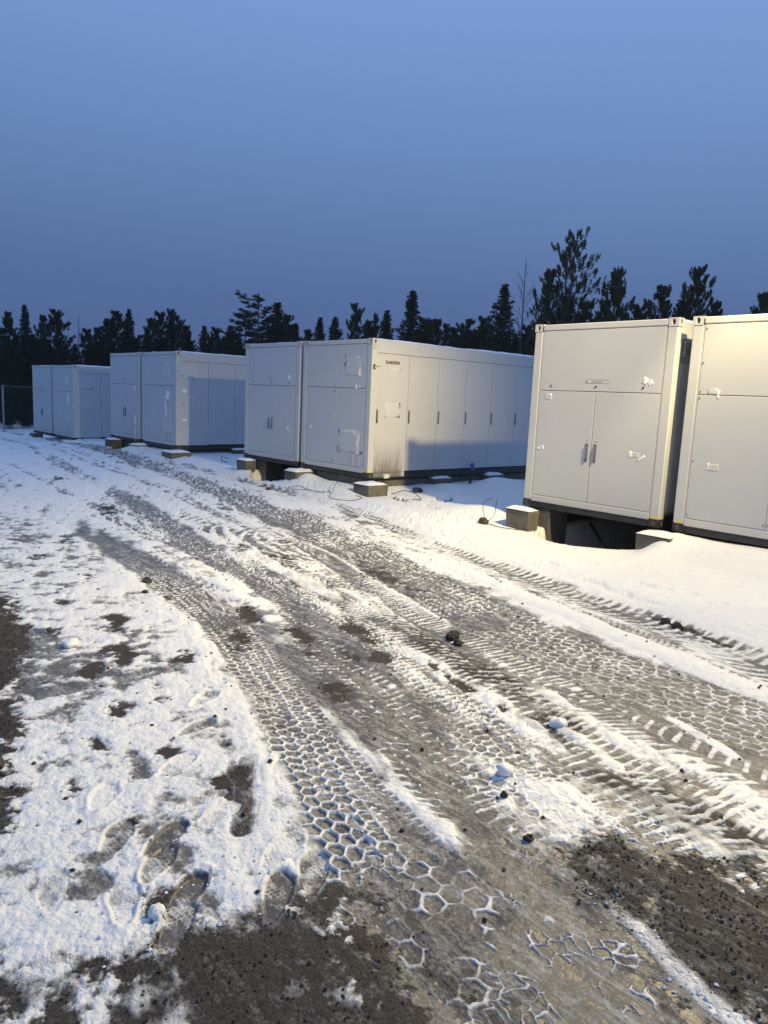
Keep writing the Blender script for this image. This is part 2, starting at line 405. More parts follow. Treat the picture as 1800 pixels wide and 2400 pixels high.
WR = [(-1.32, 2.38), (-1.25, 2.34), (-1.04, 2.27), (-.85, 2.21), (-.7, 2.19), (-.5, 2.15)]
RD = [(-15, 4.35), (-9, 4.0), (-6.8, 3.72), (-5.6, 3.42), (-4.6, 3.12), (-4.0, 2.9)]      # heaped strip beside the first track
N7 = [(-12.5, 6.3), (-9.5, 5.9), (-7.7, 5.6), (-6.3, 5.1), (-5.2, 4.75), (-4.4, 4.45)]    # narrow car tyre line
N8 = [(-20, 5.2), (-15, 4.75), (-12.4, 4.6), (-10, 4.35)]
N9 = [(-24, 7.5), (-18, 6.9), (-14, 6.5), (-11, 6.1), (-8.5, 5.6)]
def S_len(P):
    Q = spline(P); return np.hypot(*(Q[1:] - Q[:-1]).T).sum()
def inpoly(x, y, P, soft, seed):
    """1 inside the outline with a ragged edge"""
    P = np.array(P, float); ins = np.zeros(x.shape, bool); D = np.full(x.shape, 99., np.float32)
    for i in range(len(P)):
        a, b = P[i], P[(i + 1) % len(P)]
        c_ = ((a[1] > y) != (b[1] > y)); xi = (b[0] - a[0]) * (y - a[1]) / (b[1] - a[1] + 1e-12) + a[0]
        ins ^= c_ & (x < xi)
        d = b - a; l2 = d @ d; u = np.clip(((x - a[0]) * d[0] + (y - a[1]) * d[1]) / l2, 0, 1)
        D = np.minimum(D, np.hypot(x - a[0] - u * d[0], y - a[1] - u * d[1]))
    sd = np.where(ins, D, -D) + soft * (fbm(x * 6, y * 6, seed, 4, .65) * 1.3 + fbm(x * 27, y * 27, seed + 3, 4, .7) * .8)
    return sst(-soft * .5, soft * .5, sd)
MUD_A = [(-2.6, .2), (-2.2, .45), (-2.02, .67), (-2.05, .83), (-2.06, 1.05), (-1.99, 1.23), (-2.04, 1.46), (-1.93, 1.56), (-1.72, 1.5), (-1.6, 1.45), (-1.46, 1.5), (-1.23, 1.42), (-.8, 1.2), (-.8, 0), (-2.6, 0)]
MUD_B = [(-1.56, 2.46), (-1.46, 2.72), (-1.2, 2.96), (-.9, 2.95), (-.2, 2.8), (-.2, 2.05), (-.62, 2.16), (-.86, 2.22), (-1.05, 2.28), (-1.28, 2.36)]
SMEAR = [(-2.02, 2.62, .40, .17, 1.6), (-1.75, 2.75, .45, .12, 1.5), (-1.6, 2.55, .25, .06, 1.2), (-2.45, 2.85, .35, .10, 1.3), (-3.0, 3.25, .4, .10, 1.1), (-2.35, 2.25, .3, .08, 1.3), (-2.0, 2.2, .25, .08, 1.3), (-3.6, 2.95, .35, .07, 1.0), (-1.3, 2.95, .4, .08, 1.1), (-6.4, 3.75, .7, .12, 1.1), (-4.9, 3.35, .5, .09, 1.1), (-3.3, 4.15, .5, .07, 1.0), (-5.4, 4.9, .8, .10, 1.0), (-8.5, 5.5, 1.2, .12, 1.0), (-5.2, 3.9, .7, .12, .9), (-7.4, 4.4, .9, .10, .8), (-4.2, 3.2, .4, .08, .7)]
ICE_A = [(-2.0, 1.75), (-1.8, 2.2), (-1.55, 2.5), (-1.2, 2.42), (-.3, 2.2), (-.3, 1.0), (-1.0, 1.2), (-1.5, 1.45), (-1.9, 1.6)]
BARE = [  # x, y, rx(along), ry, strength   dark bare spots in the snow
 (-6.19, 5.45, .9, .22, 1), (-5.5, 3.31, .30, .10, 1), (-4.51, 3.75, .30, .10, 1), (-4.15, 3.35, .25, .1, .9), (-4.89, 2.87, .35, .12, .8), (-16.4, 5.1, .8, .2, .8),
 (-12.4, 4.72, .7, .17, .9), (-5.84, 2.27, .38, .09, 1), (-6.79, 2.19, .4, .1, .9), (-4.68, 3.33, .25, .1, 1), (-4.31, 3.12, .22, .1, 1), (-3.9, 3.46, .16, .07, 1),
 (-3.61, 2.85, .2, .1, 1), (-4.62, 2.29, .16, .09, 1), (-4.9, 1.98, .2, .07, .9), (-5.11, 1.95, .15, .1, .9), (-5.85, 1.83, .25, .09, .8), (-4.8, 1.69, .2, .09, 1),
 (-3.97, 1.55, .3, .10, 1), (-4.27, 1.91, .12, .08, .7), (-3.99, 1.83, .12, .1, .8), (-4.0, 2.14, .1, .07, .8), (-3.3, 2.25, .16, .07, .6),
 (-10.9, 10.05, .45, .16, 1.1), (-10.2, 10.6, .35, .2, 1.1), (-9.6, 9.7, .4, .1, .8), (-8.6, 5.05, .5, .1, .9), (-7.4, 5.0, .4, .1, .8), (-9.0, 2.6, .5, .12, .7), (-8.0, 1.9, .4, .1, .7),
 (-3.05, 6.42, .28, .07, 1), (-3.35, 6.5, .15, .05, 1), (-2.75, 6.28, .25, .05, .9), (-3.45, 3.62, .18, .05, 1), (-3.1, 3.50, .14, .05, 1), (-2.75, 3.45, .12, .045, .9),
 (-5.95, 1.42, .6, .11, 1), (-5.0, 1.14, .5, .09, 1), (-4.2, .92, .4, .07, 1.1), (-3.5, .76, .28, .07, 1.1), (-3.12, .64, .25, .06, 1), (-6.9, 1.62, .5, .1, .8),
 (-3.2, 1.05, .14, .05, .8), (-2.2, 1.0, .14, .08, .9), (-2.05, .80, .10, .1, .9), (-2.78, 1.12, .10, .05, .8), (-6.2, 2.9, .35, .06, .6), (-7.4, 2.6, .4, .07, .7), (-3.6, 1.3, .14, .06, .9), (-3.3, 1.55, .1, .06, .9), (-2.9, 1.72, .13, .045, 1.1), (-2.86, 1.6, .12, .04, 1.1), (-14, 3.0, .9, .2, .6), (-11.5, 2.4, .7, .15, .7), (-10, 3.2, .6, .1, .7)]
FEET = [  # x, y, heading, depth, clear
 (-2.60, 1.20, -.5, 1, .9), (-2.47, 1.11, -.3, .9, .7), (-2.24, 1.11, -.4, 1.2, 1.0), (-2.12, 1.02, -.25, .8, .9), (-2.79, 1.47, -.9, .9, .5), (-2.62, 1.45, -.7, .6, .2),
 (-2.08, 1.56, -.2, .8, .5), (-2.05, 1.38, -.2, .9, .8), (-2.25, 1.53, -.6, .5, .3), (-2.72, 1.05, -.2, .6, .7), (-2.34, .93, .1, .5, .2),
 (-3.15, 1.52, -.6, .6, .4), (-3.5, 1.80, -.7, .6, .5), (-3.85, 2.03, -.5, .5, .5), (-4.5, 1.9, -.3, .5, .4), (-3.05, 1.12, -.1, .4, .2), (-2.55, .75, .2, .3, .1)]

def ground_fields(x, y):
    z = terrain(x, y)
    r = np.hypot(x, y)
    order = np.argsort([p[0] for p in T1]); y1 = np.interp(x, np.array([p[0] for p in T1])[order], np.array([p[1] for p in T1])[order])
    order = np.argsort([p[0] for p in T4]); y4 = np.interp(x, np.array([p[0] for p in T4])[order], np.array([p[1] for p in T4])[order])
    wob = .35 * fbm(x * .9, y * .9, 3, 3)
    clean = sst(.25, .75, y - y4 + wob * .5); left = sst(-.15, .75, y1 - .22 - y + .25 * fbm(x * 1.5, y * 1.5, 7, 4, .6))
    road = np.clip(1 - clean - left, 0, 1)
    # warped coordinates: strokes stretched along the driving direction
    ax, ay = x * .94 - y * .34, x * .34 + y * .94
    big = fbm(x * .55, y * .55, 11, 4); med = fbm(x * 2.6, y * 2.6, 21, 5, .6); fin = fbm(x * 11, y * 11, 31, 5, .65); st = fbm(ax * 1.1, ay * 6.5, 41, 5, .6)
    vfine = fbm(x * 38, y * 38, 51, 3, .7)
    pit = fbm(x * 6, y * 6, 91, 5, .7)
    D = left * (.0085 + .008 * big + .015 * med + .014 * fin + .024 * pit + .007 * st) + road * (.009 + .007 * big + .018 * st + .006 * med + .010 * fin) + clean * (.07 + .012 * big + .004 * med + .0015 * fin)
    # far road is whiter
    D = D + sst(9, 16, r) * road * .008
    mud = .18 * left + .12 * road + np.zeros_like(D); gl = np.zeros_like(D)
    extra = np.zeros_like(D)
    cl = fbm(x * 17, y * 17, 61, 4, .6)
    def press(mask, lvl):
        nonlocal D
        D = D * (1 - mask) + lvl * mask
    # snow dusted back over the lanes, in drawn-out smears
    dust = sst(-.25, .55, .55 * st + .5 * big + .55 * fbm(ax * .7, ay * 2.6, 71, 4, .55)); sm = .0108 * dust + .006 * fin + .004 * st
    brk = fbm(x * 1.7, y * 1.7, 75, 4, .6); wx_, wy_ = .035 * fbm(x * 4, y * 4, 81, 3), .035 * fbm(x * 4, y * 4, 83, 3)
    # ---- T2 lane: rubbed ice with faint ribs
    t, s = along(x, y, T2, 1.1); tw = t + .10 * med + .10 * brk; a = sst(.40, .08, np.abs(tw))
    rib = .5 + .5 * np.sin(s * 2 * math.pi / .085 + t * 9 + med * 5); a = a * (.55 + .45 * sst(-18, -12, x)); press(a * .88, -.006 + 1.25 * sm + .007 * rib * sst(-.05, .5, brk + .3 * med))
    extra -= .018 * a; mud = np.maximum(mud, a * (.20 + .5 * big + .3 * med))
    # ---- T3 wide lane
    t, s = along(x, y, T3, 1.5); wid = .36 + .26 * sst(-11, -6, x); a = sst(wid + .16, wid - .14, np.abs(t + .09 * med + .08 * big))
    e, idc = cells((s + wx_ * 1.5) / .108, (t + wy_ * 1.5) / .098, .55, 5); edge = sst(.26, .04, e)
    pat = edge * sst(-.5, .35, brk + .35 * cl)
    press(a * .92, -.0065 + sm * .95 + .0085 * pat); mud = np.maximum(mud, a * (.18 + .6 * big + .3 * med)); extra += -.016 * a + .004 * pat * a
    # lug blocks on its upper edge
    lb = sst(.15, .05, np.abs(t - wid + .26 + .05 * med)) * sst(.45, .75, .5 + .5 * np.sin(s * 2 * math.pi / .16 + t * 8 + med * 3)) * sst(-.25, .35, brk + .5 * cl)
    D = np.maximum(D, lb * (.009 + .016 * cl)); extra += .008 * lb
    # ---- T1 lane: big lug tyre, honeycomb of snow between the pads
    t, s = along(x, y, T1, 1.1)
    a = sst(.34, .16, np.abs(t - .08 + .10 * med)); a = a * (.25 + .75 * sst(-13.5, -9.8, x)); press(a * .92, -.006 + .75 * sm); extra -= .020 * a; mud = np.maximum(mud, a * (.30 + .55 * big + .3 * med) * sst(-2.5, -4.5, x))
    b = sst(.72, .40, np.abs(t - .33 + .12 * med)); press(b * .82 * sst(-9, -6, x), -.005 + 1.15 * sm + .004 * med); extra -= .010 * b
    e, idc = cells((s + wx_ * .7) / .088 + .15 * med, (t + wy_ * .7) / .084, .20, 9); ew = .21 + .10 * med + .06 * fin; edge = sst(ew, ew * .25, e)
    hm = sst(.12, -.04, np.abs(t + .05 + .04 * brk) - .13 - .07 * med) * sst(-9.5, -6, x); near = sst(-3.7, -2.6, x)
    hm2 = hm * sst(-.75, .0, brk + .55 * near + .25 * cl)
    D = np.where(hm > .02, np.maximum(D * (1 - hm * .75), hm2 * edge * (.012 + .010 * near) * (1 + .5 * cl)), D); extra += .003 * edge * hm2 * near
    D = D - .003 * hm * (1 - edge)
    # left shoulder rises above the lane
    sh = np.exp(-((t + .33 + .08 * brk) / .09) ** 2) * sst(-9, -4.5, x); D = D + .007 * sh * (1 + 2 * cl)
    # ---- T4: cross lugs, dirty
    t, s = along(x, y, T4, .8); a = sst(.38, .14, np.abs(t + .10 * med)); rib = sst(.0, .9, np.sin(s * 2 * math.pi / .13 + np.abs(t) * 14 + med * 4)) * sst(-.45, .3, brk + .3 * cl)
    press(a * .85, .001 + .013 * rib + sm); extra -= .026 * a; mud = np.maximum(mud, a * (.35 + .2 * brk))
    # ---- T5: ribbed strip with mud
    t, s = along(x, y, T5, .8); a = sst(.26, .10, np.abs(t + .10 * med)); rib = sst(-.2, .7, np.sin(s * 2 * math.pi / .06 + t * 14 + med * 4 + fin * 2)) * (.6 + .4 * np.sign(t + .05))
    press(a * .85, -.004 + .015 * rib * sst(-.4, .4, cl + .5 * brk) + .8 * sm); mud = np.maximum(mud, a * sst(-.1, .35, med + .3 * big + .1) * .9)
    # ---- narrow lines
    for P, sd in ((N7, 1), (N8, 2), (N9, 3)):
        t, s = along(x, y, P, .5); t = t + .03 * brk; a = sst(.14, .05, np.abs(t)) * sst(-.6, .1, brk + .4 * med); rib = sst(-.2, .5, np.sin(s * 2 * math.pi / .05)); press(a * .75, -.001 + .008 * rib + .005 * fin)
        sh = np.exp(-((np.abs(t) - .17) / .035) ** 2); D = D + .008 * sh * (1 + cl)
    for (bx, by, rx, ry, k) in SMEAR:
        q = np.hypot(((x - bx) * .94 - (y - by) * .34) / rx, ((x - bx) * .34 + (y - by) * .94) / ry) + .6 * st + .5 * fin + .3 * med; D = D + k * .0085 * sst(1.4, .2, q) * (.5 + .8 * sst(-.3, .5, cl + st))
    # ---- many more tyres have crossed the yard: light lug marks in thin snow
    def tread(ts, off, w, kind, amp, p, k):
        nonlocal D, extra
        t, q = ts; t = t - off + .04 * brk; m_ = np.nonzero(np.abs(t) < w * 1.3)[0]
        if not len(m_): return
        tt, qq, md = t[m_], q[m_], med[m_]; u = qq + wx_[m_] * .5
        if kind == 'hex': e, _ = cells(u / p, (tt + .02 * md) / (p * .92), .5, k); pt = sst(.24 + .12 * cl[m_], .04, e)
        elif kind == 'chev': pt = sst(.15, .75, np.sin(u * 6.283 / p + np.abs(tt) * 22 + md)) * sst(w * .10, w * .2, np.abs(tt))
        elif kind == 'rib': pt = sst(.0, .7, np.sin(u * 6.283 / p + tt * 8 + md * 1.5))
        else: pt = np.maximum(sst(.45, .8, np.cos(u * 6.283 / p + 1.6 * np.sign(np.sin(tt * 6.283 / .09)))), sst(.7, .95, np.cos(tt * 6.283 / .09)))
        a = sst(w * 1.1, w * .8, np.abs(tt)) * sst(-.55, .25, brk[m_] + .5 * cl[m_] + .25 * k % 1 * .2) * (1 - clean[m_] * .6)
        d = a * amp * (pt * 1.75 - .85) * (1 + .5 * cl[m_]); D[m_] = D[m_] + d; extra[m_] -= .003 * a
    tsA = along(x, y, T1, 1.4); tsB = along(x, y, T2, 1.4); tsC = along(x, y, T3, 1.6); tsD = along(x, y, T4, 1.2); tsE = along(x, y, T5, .9)
    tread(tsA, .55, .20, 'chev', .009, .075, 1); tread(tsA, .98, .17, 'hex', .008, .075, 3)
    tread(tsB, .0, .22, 'hex', .007, .095, 4); tread(tsB, .55, .20, 'rib', .009, .07, 5); tread(tsB, .98, .17, 'chev', .008, .09, 6); tread(tsB, -.50, .18, 'block', .007, .06, 7)
    tread(tsC, -.52, .20, 'chev', .010, .10, 8); tread(tsC, .02, .24, 'hex', .008, .105, 9); tread(tsC, .45, .20, 'hex', .010, .11, 10); tread(tsC, -.95, .18, 'rib', .010, .065, 11)
    tread(tsD, -.55, .17, 'block', .009, .07, 12); tread(tsD, .0, .30, 'chev', .008, .12, 13); tread(tsD, .55, .15, 'rib', .010, .07, 14); tread(tsE, .36, .13, 'rib', .010, .06, 15); tread(tsE, -.34, .14, 'hex', .009, .08, 16)
    # ---- ridges
    def ridge(P, w, hgt, chunk, sd, whole=True):
        nonlocal D, extra
        t, s = along(x, y, P, .8)
        tt = t + .05 * fbm(s * 3, s * 0 + sd, sd, 3)
        Lr = float(S_len(P)); fade = sst(0, .18 * Lr, s + .12 * med) * sst(Lr, .80 * Lr, s + .12 * med)
        prof = np.clip(1 - (tt / (w * (.45 + .55 * fade))) ** 2, 0, 1) ** .8 * fade
        lump = sst(-.2, .35, fbm(s * 5.5, t * 6, sd + 5, 3)) if chunk else 1.0
        hh = prof * hgt * (1 - chunk + chunk * lump) * (1 + .35 * cl * chunk + .25 * med)
        D = np.maximum(D, hh + (D * .4) * (hh > .004))
    ridge(RG, .17, .050, 0, 3); ridge(T6, .12, .055, .8, 13); ridge(R6, .10, .045, .85, 23); ridge(WR, .045, .020, .6, 33)
    ridge([(-3.05, 4.02), (-2.7, 3.9), (-2.3, 3.75), (-2.0, 3.6), (-1.7, 3.5)], .07, .035, .9, 43); ridge(RD, .22, .022, .9, 53)
    ridge([(-2.55, 3.25), (-2.3, 3.12), (-2.05, 3.02)], .05, .02, .9, 63); ridge([(-2.1, 4.25), (-1.8, 4.1), (-1.5, 3.95)], .05, .016, .9, 73)
    ridge([(-2.35, 3.5), (-2.15, 3.44), (-1.95, 3.36), (-1.75, 3.28)], .05, .04, .8, 83); ridge([(-2.0, 3.75), (-1.8, 3.62), (-1.6, 3.5)], .05, .04, .8, 93)
    ridge([(-3.15, 1.78), (-2.95, 1.64), (-2.7, 1.48), (-2.55, 1.38)], .035, .020, .4, 103); ridge([(-3.05, 2.0), (-2.85, 1.82), (-2.6, 1.66), (-2.35, 1.50)], .035, .020, .4, 113)
    # lane between the two ridges beside the footprints
    t, s = along(x, y, [(-3.0, 1.82), (-2.9, 1.75), (-2.66, 1.60), (-2.47, 1.47)], .3); a = sst(.06, .03, np.abs(t)); press(a * .8, -.002 + .008 * fin); mud = np.maximum(mud, a * .6)
    # ---- foreground: ice sheet with snow veins, and the two mud patches
    a = inpoly(x, y, ICE_A, .12, 201)
    wx, wy = x + .05 * fbm(x * 9, y * 9, 203, 3), y + .05 * fbm(x * 9, y * 9, 205, 3)
    e, idc = cells((wx * .94 - wy * .34) / .085, (wx * .34 + wy * .94) / .045, 1.0, 15); vein = sst(.17, .02, e) * sst(.0, .35, fbm(x * 7, y * 7, 207, 3) + .16)
    press(a * .93, -.0065 + .0150 * vein * (1 + .4 * cl) + .005 * st + .006 * dust + .004 * fin); mud = np.maximum(mud * (1 - a), a * (.33 + .5 * med + .3 * st)); extra -= .008 * a
    a = inpoly(x, y, [(-1.95, 1.93), (-1.8, 2.11), (-1.54, 2.08), (-1.41, 1.86), (-1.21, 1.5), (-1.5, 1.5), (-1.8, 1.66)], .06, 211)
    e, idc = cells((x * .9 - y * .43 + wx_) / .104, (x * .43 + y * .9 + wy_) / .092, .25, 19); edge = sst(.24 + .1 * fin, .06, e) * sst(-.30, .2, fbm(x * 4, y * 4, 213, 3) + .18)
    press(a * .95, -.005 + .015 * edge * (1 + .9 * cl) + .004 * fin + .005 * dust); extra += .002 * edge * a
    a = inpoly(x, y, MUD_A, .24, 221); press(a * .96, -.005 + .010 * fin + .014 * sst(-.1, .6, .6 * med + .8 * st) + .006 * pit); mud = np.maximum(mud * (1 - a), a * 1.0)
    a = inpoly(x, y, [(-7.2, 1.8), (-6.2, 1.66), (-5.3, 1.40), (-4.4, 1.13), (-3.7, .95), (-3.2, .80), (-2.9, .62), (-3.3, .45), (-7, 1.1)], .16, 241); press(a * .95, -.006 + .012 * fin + .006 * med); mud = np.maximum(mud, a); extra += a * (.02 * med + .015 * fin)
    a = inpoly(x, y, MUD_B, .22, 231); press(a * .92, -.004 + .012 * fin + .013 * st + .005 * dust + .006 * pit); mud = np.maximum(mud, a * (.75 + .4 * med))
    t, s = along(x, y, WR, .3); ridge(WR, .045, .022, .55, 33)
    # ---- bare spots
    for (bx, by, rx, ry, k) in BARE:
        w = max(rx, ry) * 2.2
        m_ = np.nonzero((np.abs(x - bx) < w) & (np.abs(y - by) < w))[0]
        if not len(m_): continue
        ux = (x[m_] - bx) * .94 - (y[m_] - by) * .34 * -1 * -1; uy = (x[m_] - bx) * .34 + (y[m_] - by) * .94
        q = np.hypot(ux / rx, uy / ry) + 1.1 * fin[m_] + .8 * med[m_] + .5 * vfine[m_]
        a = sst(1.2, .1, q) * min(k, 1); D[m_] = D[m_] * (1 - a) - .006 * a * k; mud[m_] = np.maximum(mud[m_], a * .95)
    # ---- boot prints
    for i, (bx, by, hd, dp, clr) in enumerate(FEET):
        m_ = np.nonzero((np.abs(x - bx) < .3) & (np.abs(y - by) < .3))[0]
        if not len(m_): continue
        ang = math.radians(150) + hd; ca, sa = math.cos(ang), math.sin(ang)
        u = (x[m_] - bx) * ca + (y[m_] - by) * sa; v = -(x[m_] - bx) * sa + (y[m_] - by) * ca
        w = .044 + .009 * np.cos((u - .04) * 18) + .006 * med[m_]; dd = (np.abs(u / .132) ** 2.6 + np.abs(v / w) ** 2.6) ** (1 / 2.6) + .10 * fin[m_] + .06 * med[m_]
        ins = sst(1.06, .92, dd + .03 * cl[m_]); rim = np.exp(-((dd - 1.22) / .16) ** 2) * (.45 + .8 * sst(-.4, .4, med[m_]))
        tr = np.maximum(sst(.62, .9, np.abs(np.sin((u + v) * math.pi / .026))), sst(.62, .9, np.abs(np.sin((u - v) * math.pi / .026)))) * ((np.abs(u - .06) < .08) | (u < -.05))
        lvl = (.008 - .012 * clr) + .0035 * tr * sst(-.5, .3, fin[m_]) + .007 * fin[m_] + .003 * cl[m_]; ins = ins * (.55 + .45 * min(1, dp)) 
        D[m_] = D[m_] * (1 - ins) + lvl * ins + rim * .016 * dp * (1 + .6 * cl[m_]) * sst(.0, .012, D[m_] + .004)
        extra[m_] -= ins * .012 * dp; mud[m_] = mud[m_] * (1 - ins) + .15 * ins
    # ---- smooth snow by the containers, banks, hollows
    c2 = clean
    dn = sst(9.0, 10.4, y)
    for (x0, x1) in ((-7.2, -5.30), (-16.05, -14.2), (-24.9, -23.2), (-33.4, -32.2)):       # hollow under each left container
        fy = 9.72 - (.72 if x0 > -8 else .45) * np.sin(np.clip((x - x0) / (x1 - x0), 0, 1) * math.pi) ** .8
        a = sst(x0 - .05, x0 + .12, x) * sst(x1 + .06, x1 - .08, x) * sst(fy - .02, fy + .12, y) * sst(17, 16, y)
        z = z - .95 * a; D = D * (1 - a) - .006 * a; mud = np.maximum(mud, a)  # floor turned to bare dark soil, a painted stand-in for the hollow's shade
    for (x0, x1, hgt) in ((-5.0, -1.0, .27), (-14.2, -11.9, .10), (-23.3, -21.0, .09), (-32.3, -29.4, .09)):   # bank in front of each right container
        a = sst(x0 - .25, x0 + .15, x) * sst(x1 + .5, x1 - .2, x) * (sst(9.15, 9.8, y) if x0 < -10 else .35 * sst(8.2, 9.3, y) + .65 * sst(9.2, 9.75, y)) * sst(17, 15, y); z = z + hgt * a * (1 + .08 * big)
    for (bx, by, rx, ry, hgt) in ((-8.6, 10.1, .9, .8, .16), (-5.0, 9.5, .3, .3, .10), (-11.4, 12.0, .35, .55, .14), (-11.2, 13.2, .5, .5, .20), (-10.9, 13.9, .6, .7, .18), (-13.7, 9.75, .25, .25, .12), (-16.2, 9.6, .3, .3, .08), (-33, 9.2, .9, .4, .2), (-23, 9.5, .5, .3, .1), (-10.0, 11.0, .9, .35, .10), (-8.0, 14, 1.5, 2, .15)):
        z = z + hgt * np.exp(-((x - bx) / rx) ** 2 - ((y - by) / ry) ** 2)
    # shallow crescent dents and footfalls in the clean snow
    dents = sst(.30, .42, fbm(x * 2.2, y * 7.0, 301, 3)) * sst(1.6, .3, np.abs(y - y4 - .75)) * clean
    D = D - .035 * dents
    far = sst(40, 52, r); D = D + far * .03
    snow = sst(-.004, .0115, D)
    snow = snow * (1 - far * .0)
    rough = (1 - snow) * (.0025 * fin + .004 * vfine * np.clip(mud, 0, 1)) + snow * (.0018 * vfine + .002 * fin)
    zz = z + np.clip(D, -.006, .2) * (1 - .40 * road - .38 * left) + extra * np.clip(1 - clean, 0, 1) + rough * sst(30, 10, r) + .02 * big * (1 - clean)
    spk = np.clip(1 - clean * .85, 0, 1)
    return zz, snow, np.clip(mud, 0, 1), spk

def build_ground():
    az0 = math.atan2(fwd[1], fwd[0]); da = math.radians(43); st_ = math.radians(.088)
    dense = np.arange(-da, da, st_); coarse = np.arange(da, 2 * math.pi - da - 1e-4, math.radians(1.2))
    A = az0 - np.concatenate([dense, coarse]); nA = len(A)
    rs = list(np.arange(.03, 1.585, .030)); r_ = 1.6
    while r_ < 62: rs.append(r_); r_ += max(.0045, .82 * min(r_ * r_ / 1340., r_ * .012))
    while r_ < 1500: rs.append(r_); r_ *= 1.15
    R2 = np.array(rs); nR = len(R2)
    x = (R2[:, None] * np.cos(A)[None]).ravel(); y = (R2[:, None] * np.sin(A)[None]).ravel()
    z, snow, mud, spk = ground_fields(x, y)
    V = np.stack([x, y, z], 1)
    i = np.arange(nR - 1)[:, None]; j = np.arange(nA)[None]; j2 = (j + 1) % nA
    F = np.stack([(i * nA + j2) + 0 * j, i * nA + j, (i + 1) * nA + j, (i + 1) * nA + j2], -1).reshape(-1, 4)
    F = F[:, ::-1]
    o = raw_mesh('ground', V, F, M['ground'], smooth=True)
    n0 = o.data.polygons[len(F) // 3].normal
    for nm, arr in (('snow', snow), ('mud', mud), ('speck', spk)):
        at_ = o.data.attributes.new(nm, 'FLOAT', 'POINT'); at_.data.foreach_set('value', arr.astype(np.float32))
    tag(o, 'rutted yard of packed snow, grey ice and brown gravel', None, None, 'structure')
    print('ground verts', len(V), 'normal', tuple(n0))
    return o
build_ground()
def gz(x, y):
    a, b, c, d = ground_fields(np.array([float(x)]), np.array([float(y)])); return float(a[0])

# ------------------------------------------------------------------ containers
CW = 2.438; CL = 6.058; FY = 9.9
def glyph_strokes():
    return {'S': [[(1, 1), (0, 1), (0, .5), (1, .5), (1, 0), (0, 0)]], 'U': [[(0, 1), (0, 0), (1, 0), (1, 1)]], 'N': [[(0, 0), (0, 1), (1, 0), (1, 1)]],
            'G': [[(1, 1), (0, 1), (0, 0), (1, 0), (1, .5), (.55, .5)]], 'R': [[(0, 0), (0, 1), (1, 1), (1, .5), (.15, .5)], [(.45, .5), (1, 0)]],
            'O': [[(0, 0), (0, 1), (1, 1), (1, 0), (0, 0)]], 'W': [[(0, 1), (.22, 0), (.55, .7), (.85, 0), (1.15, 1)]],
            'I': [[(.5, 0), (.5, 1)]], '2': [[(0, 1), (1, 1), (1, .5), (0, .5), (0, 0), (1, 0)]], '1': [[(.3, .8), (.6, 1), (.6, 0)]]}
GL = glyph_strokes()
def lettering(mb, text, org, u, w, n_, hgt, wid, gap, th):
    """strokes laid 2 mm proud of a panel; org = lower left, u = reading direction, w = up, n_ = outward"""
    org = Vector(org); u = Vector(u); w = Vector(w); n_ = Vector(n_); pen = 0
    for ch in text:
        for pl in GL.get(ch, []):
            for a, b in zip(pl[:-1], pl[1:]):
                A = org + u * (pen + a[0] * wid) + w * (a[1] * hgt); B = org + u * (pen + b[0] * wid) + w * (b[1] * hgt)
                d = (B - A).normalized(); s_ = d.cross(n_).normalized() * th / 2; A = A - d * th / 2; B = B + d * th / 2
                q = [A - s_, A + s_, B + s_, B - s_]; o_ = n_ * .0022
                mb.add(q + [p + o_ for p in q], [(4, 5, 6, 7), (7, 6, 5, 4), (0, 1, 5, 4), (1, 2, 6, 5), (2, 3, 7, 6), (3, 0, 4, 7)])
        pen += wid * (1.15 if ch == 'W' else 1) + gap
